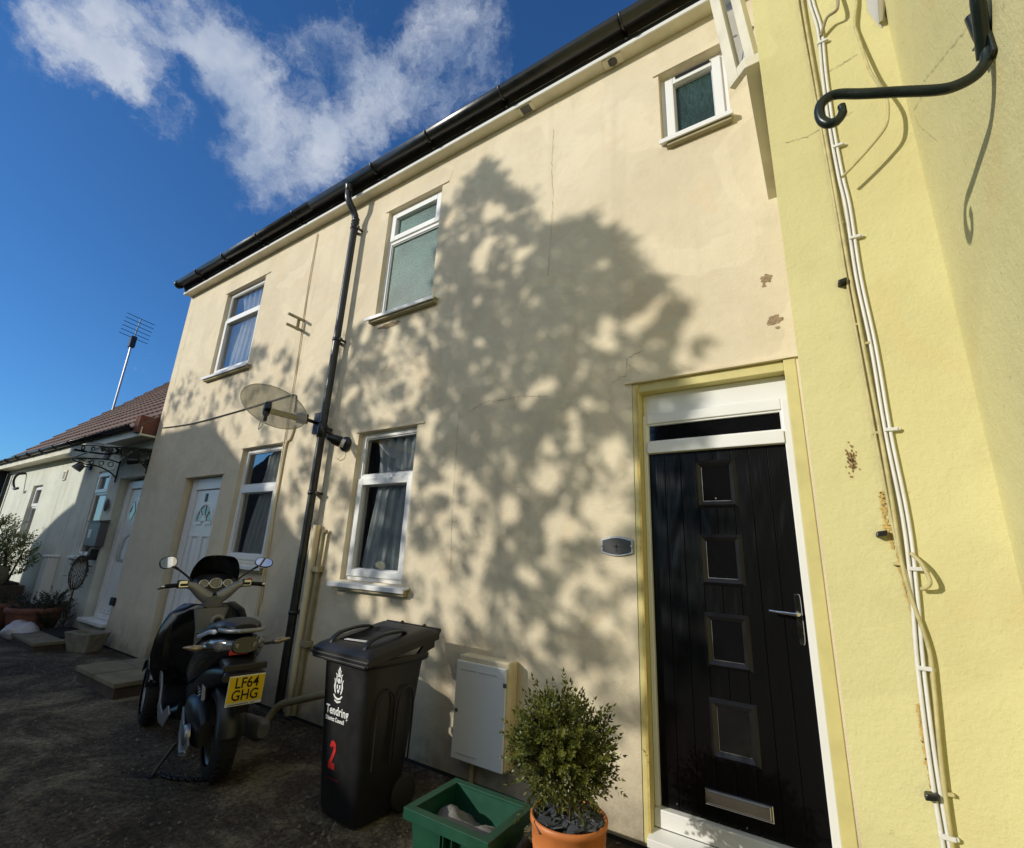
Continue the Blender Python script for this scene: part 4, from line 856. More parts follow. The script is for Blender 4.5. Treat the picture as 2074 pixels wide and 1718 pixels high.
for y0,y1 in ((-.15,-.03),(.0,.12)):
    P=[(.226,y0,.30),(.232,y0,.62),(.236,(y0+y1)/2,.70),(.232,y1,.62),(.226,y1,.30)]
    m.tube(smooth_path(P,5),.006,6)
m.build('side_rib',M['binblack'],wb)
def text(s,size,mat,parent,loc,rot,name='lettering',ext=.0006,off=0,align='CENTER',sx=1):
    c=bpy.data.curves.new(name,'FONT'); c.body=s; c.size=size; c.extrude=ext; c.offset=off; c.align_x=align; c.materials.append(M[mat])
    t=bpy.data.objects.new('tmp',c); COL.objects.link(t); bpy.context.view_layer.update(); me=bpy.data.meshes.new_from_object(t.evaluated_get(bpy.context.evaluated_depsgraph_get())); bpy.data.objects.remove(t); me.materials.clear(); me.materials.append(M[mat])
    o=bpy.data.objects.new(name,me); COL.objects.link(o); o.parent=parent; o.location=loc; o.rotation_euler=rot; o.scale=(sx,1,1); return o
slt=math.atan2(.075,.56)
def onfront(x,z,o=.0015):   # front of the bin leans outward going up
    t=z
    import bisect
    zs=[.06,.30,.60,.86]; ys=[-.195,-.215,-.235,-.250]
    for i in range(3):
        if z<=zs[i+1]: break
    k=(z-zs[i])/(zs[i+1]-zs[i]); return (x,ys[i]+(ys[i+1]-ys[i])*k-o,z)
fr_rot=(rad(90+4.3),0,0)
text('Tendring',.066,'whiteprint',wb,onfront(-.035,.548,.002),fr_rot,off=.0012,sx=.9)
text('District Council',.032,'whiteprint',wb,onfront(-.052,.512,.002),fr_rot,off=.0008,sx=.86)
# heraldic crest: supporters, shield, helm and scroll as flat shapes
m=MB(); cx,cz=-.040,.690
def fp(poly,o=.003): m.prism([onfront(cx+a,cz+b,o) for a,b in poly],(0,.0006,0))
fp([(-.018,.022),(-.006,.022),(-.006,.004),(-.014,-.004),(-.018,.006)]); fp([(.018,.022),(.006,.022),(.006,.004),(.014,-.004),(.018,.006)]); fp([(-.012,-.010),(0,.001),(.012,-.010),(0,-.026)])
for s in (-1,1):
    fp([(s*.022,-.03),(s*.034,-.02),(s*.044,.01),(s*.038,.035),(s*.046,.055),(s*.036,.05),(s*.028,.03),(s*.030,.005),(s*.024,-.015)])
    fp([(s*.02,.03),(s*.028,.05),(s*.026,.072),(s*.036,.085),(s*.022,.08),(s*.018,.06),(s*.014,.04)])
    fp([(s*.008,.062),(s*.016,.066),(s*.014,.09),(s*.020,.105),(s*.010,.098)])
fp([(-.008,.03),(.008,.03),(.010,.05),(0,.062),(-.010,.05)]); fp([(-.006,.066),(.006,.066),(.005,.1),(.010,.108),(0,.125),(-.010,.108),(-.005,.1)])
fp([(-.045,-.035),(-.03,-.052),(0,-.062),(.03,-.052),(.045,-.035),(.036,-.032),(.022,-.044),(0,-.05),(-.022,-.044),(-.036,-.032)])
fp([(-.030,-.068),(0,-.078),(.030,-.068),(.028,-.060),(0,-.068),(-.028,-.060)])
m.build('crest',M['whiteprint'],wb,recalc=False)
m=MB(); P=[(-.034,.365),(-.022,.392),(.004,.398),(.026,.382),(.030,.352),(.014,.318),(-.006,.282),(.024,.280),(.026,.250),(-.040,.250),(-.040,.276),(-.016,.312),(.002,.345),(.004,.364),(-.006,.370),(-.014,.356)]
m.prism([onfront(-.045+a*.95,.265+(b-.25)*1.0,.0028) for a,b in P],(0,.001,0)); m.build('painted_number',M['redpaint'],wb,recalc=False)
text('_____',.04,'redpaint',wb,onfront(-.03,.222,.002),fr_rot,'painted_streak')

# ------------------------------------------------------------------ three wheeled scooter (local: X forward, Y left)
ang=rad(163.5)
sct=thing('scooter','black three-wheeled scooter with yellow number plate parked facing away on the lane','scooter',(-3.60,-1.0,.002),ang)
sct.rotation_euler.x=rad(-1.5)
def tyre(name,x,y,R,w,parent,spokes=5):
    m=MB(); prof=[]
    for k in range(15):
        a=-PI*.60+PI*1.2*k/14; prof.append((R-w*.5+w*.52*math.cos(a),w*.5*math.sin(a)))
    m.lathe(prof,(x,y,R),'y',40)
    for k in range(40):   # tread blocks
        t=2*PI*k/40
        for s in (-1,1):
            c=Vector((x+(R-.002)*math.sin(t),y+s*w*.24,R+(R-.002)*math.cos(t))); m.obox(c,Vector((math.cos(t),0,-math.sin(t)))*.010,Vector((0,w*.13,0)),Vector((math.sin(t),0,math.cos(t)))*.003)
    wh=m.build(name,M['rubber'],parent)
    m=MB(); rr=R-w*.62; m.lathe([(rr,-w*.36),(rr-.012,-w*.36),(rr-.02,-w*.15),(rr-.02,w*.15),(rr-.012,w*.36),(rr,w*.36)],(x,y,R),'y',36)
    for k in range(spokes):
        t=2*PI*k/spokes; d=Vector((math.sin(t),0,math.cos(t))); d2=Vector((math.cos(t),0,-math.sin(t)))
        m.obox(Vector((x,y+w*.2,R))+d*rr*.5,d*rr*.48,d2*.014,Vector((0,.010,0))); m.obox(Vector((x,y-w*.2,R))+d*rr*.5,d*rr*.48,d2*.014,Vector((0,.010,0)))
    m.cyl((x,y-w*.3,R),(x,y+w*.3,R),.038); m.build('rim',M['silver'],wh); return wh
tyre('rear_wheel',0,0,.285,.14,sct); tyre('front_wheel',1.44,.275,.255,.125,sct); tyre('front_wheel',1.44,-.275,.255,.125,sct)
YZ=lambda hw,hh:((0,hw,0),(0,0,hh))
def loftx(name,mat,st,parent=sct,n=20,bevel=0):
    m=MB(); m.loft([((x,y,z),(0,hw,0),(0,0,hh),e) for x,y,z,hw,hh,e in st],n); return m.build(name,M[mat],parent)
# engine and transmission on the left of the rear wheel
e=loftx('engine','grey',[(-.14,.135,.29,.035,.07,3),(-.05,.14,.31,.06,.12,3),(.10,.13,.33,.075,.13,3),(.28,.10,.33,.11,.12,3),(.42,.08,.33,.10,.09,3)])
e.data.materials[0]=M['black']
m=MB(); m.prism([(.30,.205,.36),(.22,.215,.20),(.08,.215,.12),(-.10,.21,.17),(-.13,.205,.24),(-.02,.215,.30),(.12,.212,.30)],(0,.012,0)); m.tube([(.25,.215,.28),(.05,.225,.15),(-.10,.22,.20)],.010,8)
m.build('silver_cover',M['silver'],e,bevel=.006)
m=MB(); m.lathe([(.0005,.0),(.055,.0),(.06,-.012),(.06,-.03)],(-.02,.235,.27),'y',20); m.build('axle_boss',M['steel'],e)
# exhaust on the right
loftx('exhaust','grey',[(.35,-.17,.22,.02,.02,2),(.20,-.19,.24,.055,.065,2.5),(-.20,-.20,.30,.06,.07,2.5),(-.27,-.20,.31,.035,.04,2.5)])
m=MB()
for s in (-1,1): 
    m.tube([(.02,s*.115,.33),(.10,s*.125,.66)],.018,10)
    m.tube([(.02+.08*k/40+.0,s*.115+.030*math.cos(k*.9),.36+.27*k/120*1.0+.03*math.sin(k*.9)*.2) for k in range(120)],.005,5)
m.build('shock_absorber',M['steel'],sct)
# hugger and plate carrier
m=MB(); vs=[]
for k in range(15):
    a=rad(-70+9.5*k); R_=.325
    for s,dr in ((-1,-.03),(-.8,.0),(.8,.0),(1,-.03)): vs.append((-(R_+dr)*math.sin(a+rad(20)),s*.085,.285+(R_+dr)*math.cos(a+rad(20))))
m.add(vs,[(4*k+i,4*k+i+1,4*k+5+i,4*k+4+i) for k in range(14) for i in range(3)],True); m.build('rear_mudguard',M['black'],sct,recalc=False)
loftx('inner_fender','black',[(.45,0,.46,.16,.15,3),(.15,0,.60,.15,.10,3),(-.15,0,.66,.13,.07,3),(-.32,0,.70,.09,.04,3)])
pc=loftx('plate_carrier','black',[(.02,0,.73,.11,.05,4),(-.18,0,.70,.105,.05,4),(-.32,0,.675,.095,.045,4),(-.385,0,.655,.11,.028,4),(-.42,0,.64,.125,.022,4)])
m=MB(); m.box(-.425,-.405,-.125,.125,.735-.06,.775-.06); m.build('plate_lamp',M['black'],sct,bevel=.006)
tilt=rad(12); pcn=Vector((-.415,0,.56)); upv=Vector((-math.sin(tilt)*-1,0,math.cos(tilt))); upv=Vector((-.16,0,.987)).normalized(); nv=Vector((-.987,0,-.16))
m=MB(); m.obox(pcn-nv*.004,(0,.103,0),upv*.090,nv*.003); np_=m.build('number_plate',M['whiteprint'],sct,bevel=.002)
m=MB(); m.obox(pcn+upv*.010+nv*.0012,(0,.100,0),upv*.076,nv*.0012); m.build('plate_face',M['plate'],np_)
m=MB(); m.obox(pcn-upv*.04+nv*.08*0-nv*.012,(0,.04,0),upv*.10,nv*.006); m.build('plate_bracket',M['black'],np_)
def ptext(s,size,y,u,sx,nm='registration'):
    o=text(s,size,'ink',np_,(0,0,0),(0,0,0),nm,ext=.0004,off=.0012,sx=1)
    # text x -> -Y world-local (reads from behind), text y -> upv
    xa=Vector((0,-1,0)); za=xa.cross(upv); o.matrix_local=Matrix.Translation(pcn+Vector((0,y,0))+upv*u+nv*.0032)@Matrix(((xa.x*sx,upv.x,za.x,0),(xa.y*sx,upv.y,za.y,0),(xa.z*sx,upv.z,za.z,0),(0,0,0,1))); return o
ptext('LF64',.088,0,.018,.80); ptext('GHG',.088,0,-.055,.80)
m=MB()
R=random.Random(2)
for k in range(15):
    y=-.08+k*.0115; 
    if R.random()<.75: m.obox(pcn+Vector((0,y,0))-upv*.080+nv*.0006,(0,.0045,0),upv*.0022,nv*.0006)
m.build('small_print',M['ink'],np_)
m=MB(); m.obox((-.31,.03,.765),(.006,-.0,0),(0,.055,0),(0,0,.013)); m.build('reflector',M['red'],sct,bevel=.004)
# tail and seat
tl=loftx('tail_body','gloss',[(.80,0,.50,.11,.17,2.6),(.60,0,.54,.18,.19,2.8),(.35,0,.61,.205,.18,2.8),(.05,0,.705,.19,.125,2.6),(-.18,0,.775,.14,.085,2.6),(-.33,0,.812,.075,.048,2.6)],n=28)
for s in (-1,1):
    m=MB(); m.loft([((.02,s*.150,.775),(.0,.022,0),(0,0,.020),2.5),((-.10,s*.148,.785),(0,.026,0),(0,0,.040),2.5),((-.22,s*.115,.80),(0,.030,0),(0,0,.040),2.5),((-.31,s*.070,.81),(0,.024,0),(0,0,.030),2.5),((-.335,s*.05,.81),(0,.01,0),(0,0,.015),2.5)],16); m.build('tail_light',M['lens'],tl)
    m=MB(); m.tube([(-.16,s*.14,.775),(-.17,s*.25,.785)],.009,8); m.build('indicator_stalk',M['black'],sct)
    m=MB(); m.loft([((-.155,s*.245,.785),(.02,0,0),(0,0,.016),2),((-.165,s*.285,.79),(.03,0,0),(0,0,.021),2),((-.165,s*.33,.795),(.02,0,0),(0,0,.014),2),((-.16,s*.37,.80),(.004,0,0),(0,0,.004),2)],12); m.build('indicator',M['amber'],sct)
seat=loftx('seat','binblack',[(.80,0,.705,.05,.03,2.4),(.70,0,.74,.10,.05,2.4),(.50,0,.775,.145,.055,2.4),(.30,0,.80,.155,.055,2.4),(.20,0,.84,.15,.065,2.4),(.0,0,.885,.14,.06,2.4),(-.18,0,.905,.115,.045,2.4),(-.26,0,.90,.07,.03,2.4)],n=26)
for s in (-1,1):
    m=MB(); P=[(.62,s*.128,.735),(.45,s*.160,.765),(.25,s*.168,.80),(.05,s*.158,.850),(-.10,s*.138,.868)]; m.loft([(p,(0,.006,0),(0,0,h),2) for p,h in zip(smooth_path(P,4),[.004]+[.016]*15+[.006])],8); m.build('seat_stripe',M['lightgrey'],seat)
m=MB(); m.tube(smooth_path([(-.12,.125,.885),(-.26,.11,.895),(-.345,.05,.90),(-.345,-.05,.90),(-.26,-.11,.895),(-.12,-.125,.885)],5),.014,10); m.loft([((-.27,0,.893),(0,.095,0),(0,0,.010),3),((-.36,0,.898),(0,.06,0),(0,0,.008),3)],14); m.build('grab_rail',M['silver'],sct)
# floor and under-seat
loftx('under_seat','black',[(.80,0,.42,.12,.13,3),(.55,0,.44,.15,.17,3),(.25,0,.52,.15,.14,3)])
m=MB(); m.loft([((1.18,0,.30),(0,.24,0),(0,0,.10),4),((1.0,0,.235),(0,.27,0),(0,0,.035),4),((.72,0,.235),(0,.27,0),(0,0,.035),4),((.52,0,.30),(0,.20,0),(0,0,.07),4)],20); m.build('footboard',M['black'],sct)
for s in (-1,1):
    m=MB(); m.prism([(1.16,s*.265,.47),(1.02,s*.265,.475),(.92,s*.265,.42),(.84,s*.265,.31),(.66,s*.26,.275),(.50,s*.25,.36),(.45,s*.24,.31),(.58,s*.25,.20),(.80,s*.255,.175),(.90,s*.26,.22),(.99,s*.26,.36),(1.12,s*.26,.40)],(0,s*.012,0)); m.build('side_fairing',M['silver'],sct,bevel=.004)
m=MB(); m.loft([((.98,0,.26),(0,.05,0),(.04,0,.04),3),((.88,0,.38),(0,.06,0),(.05,0,.05),3),((.72,0,.48),(0,.07,0),(.05,0,.06),3)],14); m.build('centre_tunnel',M['black'],sct)
# leg shield
m=MB(); vs=[];nz=14;ny=16
prof=[(.38,1.14,.22),(.44,1.13,.29),(.52,1.13,.33),(.62,1.12,.345),(.74,1.11,.335),(.84,1.10,.31),(.93,1.09,.265),(.985,1.09,.17)]
for z,x,hw in prof:
    for i in range(ny+1):
        u=i/ny*2-1; vs.append((x+.13*u*u-.03,u*hw,z-.03*u*u))
m.add(vs,[(j*(ny+1)+i,j*(ny+1)+i+1,(j+1)*(ny+1)+i+1,(j+1)*(ny+1)+i) for j in range(len(prof)-1) for i in range(ny)],True)
o=m.build('leg_shield',M['gloss'],sct,recalc=False); md=o.modifiers.new('s','SOLIDIFY'); md.thickness=.05; md.offset=-1; md=o.modifiers.new('b','BEVEL'); md.width=.02; md.segments=3; md.limit_method='ANGLE'
front=loftx('front_fairing','gloss',[(1.10,0,.68,.29,.25,3),(1.25,0,.70,.26,.25,3),(1.42,0,.70,.20,.24,2.6),(1.56,0,.66,.13,.17,2.4),(1.66,0,.60,.05,.08,2.2)],n=28)
for s in (-1,1):
    m=MB(); m.cyl((1.085,s*.27,.905),(1.068,s*.27,.905),.009,10); m.build('shield_screw',M['chrome'],sct)
cp_=MB(); cp_.loft([((1.045,0,.40),(0,.075,0),(.02,0,.0),4),((1.05,0,.62),(0,.085,0),(.03,0,0),4),((1.045,0,.80),(0,.10,0),(.035,0,0),4),((1.04,0,.955),(0,.135,0),(.03,0,0),4)],16); cpo=cp_.build('centre_panel',M['silver'],sct)
m=MB(); m.lathe([(.030,.0),(.050,-.004),(.058,.004),(.058,.03)],(1.0,0,0),'x',24); m.lathe([(.0005,.004),(.03,.004),(.034,0)],(1.0,0,0),'x',20); o=m.build('key_surround',M['silver'],sct); o.location=(0,-.055,.845)
m=MB(); m.lathe([(.0005,-.004),(.030,-.002)],(0,0,0),'x',18); m.tube([(-.012,-.02,0),(-.012,.02,0)],.004,6); o=m.build('ignition_lock',M['black'],sct); o.location=(1.0,-.055,.845)
m=MB(); m.box(.998,1.012,-.012,.018,.53,.80); m.tube(smooth_path([(1.0,.085,.76),(.99,.04,.735),(.99,-.02,.735),(1.0,-.06,.755)],4),.006,6); m.build('bag_hook',M['black'],sct)
# steering column and bars
hb=thing('x','x','x'); bpy.data.objects.remove(hb)
m=MB(); m.loft([((1.07,0,.93),(0,.075,0),(.05,0,.0),3),((1.06,0,1.0),(0,.08,0),(.055,0,0),3),((1.05,0,1.06),(0,.10,0),(.05,0,.01),3)],16); 
for s in (-1,1): m.loft([((1.05,s*.03,1.03),(.045,0,0),(0,-s*.02,.055),2.5),((1.045,s*.10,1.08),(.04,0,0),(0,-s*.03,.040),2.5),((1.05,s*.17,1.14),(.035,0,0),(0,-s*.02,.030),2.5),((1.05,s*.225,1.155),(.03,0,0),(0,0,.028),2.5)],14)
hbar=m.build('handlebar',M['silver'],sct)
for s in (-1,1):
    m=MB(); m.loft([((1.05,s*.21,1.155),(.038,0,0),(0,0,.034),3),((1.05,s*.285,1.158),(.036,0,0),(0,0,.034),3)],14); m.build('switch_gear',M['black'],hbar)
    m=MB(); m.obox((1.012,s*.245,1.175),(.004,0,.0),(0,.026,0),(0,0,.010)); m.obox((1.012,s*.24,1.140),(.003,0,0),(0,.030,0),(0,0,.004)); m.obox((1.012,s*.272,1.158),(.003,0,0),(0,.004,0),(0,0,.022)); m.build('switch_trim',M['chrome'],hbar)
    m=MB(); m.tube([(1.05,s*.28,1.150),(1.03,s*.375,1.143)],.017,12)
    for k in range(8): m.tube([(1.047-.0022*k,s*(.29+.010*k),1.148-.0006*k),(1.047-.0022*k,s*(.2935+.010*k),1.148-.0006*k)],.019,12)
    m.build('grip',M['rubber'],hbar)
    m=MB(); m.cyl((1.03,s*.375,1.143),(1.027,s*.40,1.142),.0145); m.build('bar_end',M['chrome'],hbar)
    m=MB(); m.tube(smooth_path([(1.08,s*.27,1.145),(1.11,s*.32,1.135),(1.10,s*.38,1.125),(1.085,s*.41,1.12)],4),.007,8); m.build('brake_lever',M['black'],hbar)
    # mirrors
    m=MB(); m.tube(smooth_path([(1.10,s*.17,1.17),(1.10,s*.22,1.22),(1.09,s*.29,1.275),(1.08,s*.33,1.30)],4),[.008]*9+[.011]*4,8); m.build('mirror_stem',M['black'],hbar)
    c=Vector((1.075,s*.375,1.335)); nw_=Vector((.965,.235,.12) if s>0 else (.693,-.446,.565)); nm_=(Matrix.Rotation(-ang,3,'Z')@nw_).normalized()
    uu=Vector((0,0,1)).cross(nm_).normalized(); vv_=nm_.cross(uu).normalized(); tlt=Matrix.Rotation(.18 if s>0 else -.18,3,nm_); uu=tlt@uu*.074; vv_=tlt@vv_*.047
    m=MB(); m.loft([(c-nm_*.035,uu*.5,vv_*.5,2.4),(c-nm_*.02,uu*.9,vv_*.9,2.4),(c,uu*1.07,vv_*1.1,2.4),(c+nm_*.004,uu*1.04,vv_*1.06,2.4)],24); mo=m.build('mirror',M['black'],hbar)
    m=MB(); m.loft([(c+nm_*.0042,uu*.96,vv_*.95,2.4),(c+nm_*.0052,uu*.95,vv_*.94,2.4)],24); m.build('mirror_glass',M['mirror'],hbar)
m=MB(); m.obox((1.03,-.262,1.192),(.01,0,0),(0,.018,0),(0,0,.007)); m.build('kill_switch',M['red'],hbar,bevel=.003)
# dash
m=MB(); m.loft([((1.05,0,1.13),(0,.155,0),(.015,0,.055),2.6),((1.10,0,1.16),(0,.17,0),(.02,0,.075),2.6),((1.18,0,1.16),(0,.165,0),(.02,0,.07),2.6)],24); dash=m.build('instrument_pod',M['black'],sct)
na=Vector((-.93,0,.36)).normalized()
for y,r in ((0,.048),(.092,.034),(-.092,.034)):
    c=Vector((1.048,y,1.158)); a=Vector((0,1,0)); b=na.cross(a)
    m=MB(); m.tube([c+na*.004+a*r*math.cos(2*PI*k/28)+b*r*math.sin(2*PI*k/28)*.9 for k in range(29)],.0035,6); m.build('gauge_ring',M['chrome'],dash)
    m=MB(); m.loft([(c,a*r,b*r*.9,2),(c+na*.003,a*r,b*r*.9,2)],24); m.build('gauge_face',M['lens'],dash)
# windscreen
m=MB(); vs=[]; rows=[(1.14,1.20,.205),(1.20,1.235,.225),(1.28,1.215,.20),(1.34,1.19,.155),(1.365,1.18,.12)]
rows=[(1.12,1.17,.175),(1.20,1.20,.20),(1.28,1.17,.195),(1.36,1.13,.165),(1.40,1.11,.12)]
for z,x,hw in rows:
    for i in range(13):
        u=i/12*2-1; vs.append((x+.06-.10*u*u,u*hw,z-.012*u*u))
m.add(vs,[(j*13+i,j*13+i+1,(j+1)*13+i+1,(j+1)*13+i) for j in range(4) for i in range(12)],True); o=m.build('windscreen',M['screen'],sct,recalc=False); md=o.modifiers.new('s','SOLIDIFY'); md.thickness=.006; md=o.modifiers.new('u','SUBSURF'); md.levels=1; md.render_levels=2
# front mudguards
for s in (-1,1):
    m=MB(); vs=[]
    for k in range(13):
        a=rad(-70+11*k); R_=.285
        for q,dr in ((-1,-.035),(-.7,0),(.7,0),(1,-.035)): vs.append((1.44+(R_+dr)*math.sin(a),s*.275+q*.075,.255+(R_+dr)*math.cos(a)))
    m.add(vs,[(4*k+i,4*k+i+1,4*k+5+i,4*k+4+i) for k in range(12) for i in range(3)],True); o=m.build('front_mudguard',M['gloss'],sct,recalc=False); md=o.modifiers.new('s','SOLIDIFY'); md.thickness=.006
    m=MB(); m.loft([((1.30,s*.275,.485),(.04,0,0),(0,.06,0),3),((1.30,s*.275,.505),(.03,0,0),(0,.05,0),3)],12); m.build('guard_cap',M['silver'],sct)
m=MB(); m.tube([(1.42,-.26,.27),(1.40,0,.42),(1.42,.26,.27)],.025,8); m.tube([(1.40,-.25,.40),(1.40,.25,.40)],.02,8); m.build('front_axle_linkage',M['black'],sct)
m=MB(); m.tube([(.30,.20,.16),(.27,.27,.07),(.25,.31,.012)],.012,8); m.obox((.25,.315,.008),(.03,.01,0),(-.008,.025,0),(0,0,.006)); m.build('side_stand',M['black'],sct)
for o_ in sct.children:
    n_=o_.name.split('.')[0]
    if n_ in ('tail_body','seat','grab_rail','indicator','indicator_stalk','reflector','plate_carrier','number_plate','plate_lamp'): o_.location.z+=.055
    if n_ in ('indicator','indicator_stalk'): o_.scale.y=.88
    if n_ in ('number_plate',): o_.location.y-=.02
    if n_=='engine': o_.location.z+=.03; o_.location.y-=.02
m=MB(); R=random.Random(5)
for k in range(13):
    t=k/12; c=Vector((-3.80+.16*t+.02*math.sin(t*6),-1.20+.02*math.cos(t*5),.014)); c=Vector((-3.88,-1.19,.016))+Vector((.26*t,.12*t*t,0)); a=PI/2*(k%2)
    m.tube([c+Vector((.022*math.cos(q*2*PI/8),.012*math.sin(q*2*PI/8)*math.cos(a),.012*math.sin(q*2*PI/8)*math.sin(a))) for q in range(9)],.0055,5)
tag(m.build('security_chain',M['black']),'dark security chain lying on the ground beside the rear wheel','chain')

# ------------------------------------------------------------------ steps, planters, clutter on the left
def slabstep(name,label,x0,x1,y0,y1,z,nx,ny):
    t=thing(name,label,'step',(0,0,0)); m=MB(); m.box(x0+.03,x1-.03,y0+.03,y1,0,z-.045); m.build('base',M['brick'],t)
    for i in range(nx):
        for j in range(ny):
            a=x0+(x1-x0)*i/nx+.006; b=x0+(x1-x0)*(i+1)/nx-.006; c=y0+(y1-y0)*j/ny+.006; d=y0+(y1-y0)*(j+1)/ny-.006
            m=MB(); m.box(a,b,c,d,z-.045,z+rnd.uniform(-.004,.003)); m.build('slab',M['slab'],t,bevel=.006)
slabstep('door_step','concrete slab doorstep on bricks behind the scooter',-7.05,-5.95,-.83,-.02,.15,2,2)
slabstep('door_step','pale slab doorstep with black mat below the low cottage door',-10.15,-9.0,-.74,-.04,.12,2,2)
m=MB(); m.box(-10.15,-9.2,-.42,-.05,.124,.14)
for k in range(12): m.box(-10.13+k*.077,-10.09+k*.077,-.41,-.06,.14,.146)
tag(m.build('door_mat',M['rubber']),'black rubber door mat on the pale slab step','mat')
m=MB(); P=[(-.17,-.10),(.17,-.10),(.17,.10),(-.17,.10)]; T=[(-.25,-.14),(.25,-.14),(.25,.14),(-.25,.14)]; I=[(-.215,-.105),(.215,-.105),(.215,.105),(-.215,.105)]
m.add([(a,b,0) for a,b in P]+[(a,b,.25) for a,b in T]+[(a,b,.25) for a,b in I]+[(a*.9,b*.9,.17) for a,b in I],[(3,2,1,0)]+[(i,(i+1)%4,4+(i+1)%4,4+i) for i in range(4)]+[(4+i,4+(i+1)%4,8+(i+1)%4,8+i) for i in range(4)]+[(8+i,8+(i+1)%4,12+(i+1)%4,12+i) for i in range(4)]+[(12,13,14,15)])
o=tag(m.build('stone_trough',M['stone'],bevel=.012),'empty grey stone trough planter at the corner of the cream wall','planter'); o.location=(-8.72,-.27,0); o.rotation_euler=(0,0,rad(18))
def roundpot(name,label,loc,R,h,seed):
    t=thing(name,label,'potted plant',loc); m=MB(); m.lathe([(.0005,0),(R*.72,0),(R*.90,h*.75),(R*.92,h*.8),(R,h*.82),(R,h),(R*.93,h),(R*.9,h*.9)],(0,0,0),'z',32); m.build('pot',M['terraold'],t)
    m=MB(); m.lathe([(.0005,h*.9),(R*.9,h*.9)],(0,0,0),'z',16); m.build('soil',M['soil'],t)
    R_=random.Random(seed); m=MB()
    for i in range(60):
        a=R_.uniform(0,2*PI); r=R*.8*math.sqrt(R_.random()); d=Vector((math.cos(a)*.7,math.sin(a)*.7,R_.uniform(.3,1.2))); sprig(m,(r*math.cos(a),r*math.sin(a),h*.9),d,R_.uniform(.08,.26),.035,R_)
    m.build('foliage',M['dkplant'],t,recalc=False); return t
roundpot('potted_plant','low wide terracotta pot of dark plants behind the white bag',(-10.62,-.42,0),.36,.42,1)
roundpot('potted_plant','darker terracotta pot of trailing plants at the left edge',(-11.55,-.70,0),.36,.42,2)
m=MB(); m.ell((0,0,.13),(.30,0,0),(0,.2,0),(0,0,.16),28,18); R=random.Random(9)
m.v=[tuple(Vector(v)*(1+.16*noise.noise(Vector(v)*7)+.07*noise.noise(Vector(v)*19))+Vector((0,0,max(0,-v[2]*.3)))) for v in m.v]
m.sm=[True]*len(m.sm); o=tag(m.build('plastic_bag',M['bag'],recalc=False),'crumpled white plastic bag lying by the slab step','bag'); o.location=(-10.32,-.60,.0); o.scale=(1,1,.85)
# raised bed of brick at the left edge
rb_=thing('raised_bed','dark brick raised bed with stones on top at the left edge','planter',(0,0,0))
m=MB(); m.box(-14.6,-12.3,-1.05,-.25,0,.62); m.build('bed_wall',M['brick'],rb_,bevel=.02)
m=MB(); m.box(-14.5,-12.4,-.98,-.32,.621,.66); m.build('soil',M['soil'],rb_)
def rock(label,loc,s,seed,rot=0):
    R=random.Random(seed); m=MB(); m.ell((0,0,0),(s[0],0,0),(0,s[1],0),(0,0,s[2]),10,6); m.v=[tuple(Vector(v)*(1+.22*noise.noise(Vector(v)*5+Vector((seed,0,0))))) for v in m.v]
    o=tag(m.build('rock',M['slab']),label,'rock'); o.location=loc; o.rotation_euler=(.3,.2,rot)
rock('large pale sandstone block leaning on the raised bed',(-12.55,-.75,.80),(.34,.2,.24),1,.6)
rock('darker rounded rock further back on the raised bed',(-13.7,-.7,.82),(.40,.25,.22),2,.1)
def shrub(label,loc,r,h,seed,mat='shrub',n=200,leaf=.05):
    t=thing('shrub',label,'shrub',loc); R=random.Random(seed); m=MB()
    for i in range(n):
        a=R.uniform(0,2*PI); q=math.sqrt(R.random()); z=R.uniform(.1,1)*h; k=math.sin(PI*min(.95,(z/h)*.9+.12))**.6
        d=Vector((math.cos(a),math.sin(a),R.uniform(.4,1.4))); sprig(m,(q*r*k*math.cos(a)*.8,q*r*k*math.sin(a)*.8,z*.9),d,R.uniform(.1,.26)*(r/.35),leaf,R)
    m.build('foliage',M[mat],t,recalc=False)
    m=MB()
    for i in range(6):
        a=R.uniform(0,2*PI); m.tube([(.03*math.cos(a),.03*math.sin(a),-.02),(r*.4*math.cos(a),r*.4*math.sin(a),h*.7)],[.02,.008],6)
    m.build('stem',M['bark'],t); return t
shrub('sunlit feathery green bush at the far left edge',(-13.75,-.60,.66),.42,1.15,3,n=240)
shrub('smaller sunlit green bush right of the feathery one',(-12.75,-.45,.66),.34,.85,4,n=170)
shrub('straggly dark shrub against the pale green wall beside the door',(-10.45,-.28,.0),.26,.62,6,'dkplant',200,.035)
shrub('dark leafy plants spilling from the raised bed',(-12.2,-1.0,.0),.42,.62,7,'dkplant',180,.045)
# wire balloon topiary
tp=thing('topiary_frame','wire balloon shaped climbing frame with thin vine against pale green wall','plant',(-10.28,-.12,.55))
m=MB()
for k in range(8):
    a=PI*k/8; m.tube([(.19*math.sin(b)*math.cos(a),.10*math.sin(b)*math.sin(a),.40+.27*math.cos(b)) for b in [2*PI*j/20 for j in range(21)]],.005,4)
m.tube([(0,0,-.5),(0,0,.15)],.012,6); m.build('wire_frame',M['bark'],tp)
m=MB(); R=random.Random(3)
for i in range(90):
    a=R.uniform(0,2*PI); b=R.uniform(.1,PI); p=Vector((.19*math.sin(b)*math.cos(a),.10*math.sin(b)*math.sin(a),.40+.27*math.cos(b))); sprig(m,p,(R.gauss(0,1),R.gauss(0,1),R.gauss(0,1)),R.uniform(.04,.09),.022,R)
m.build('foliage',M['dkplant'],tp,recalc=False)

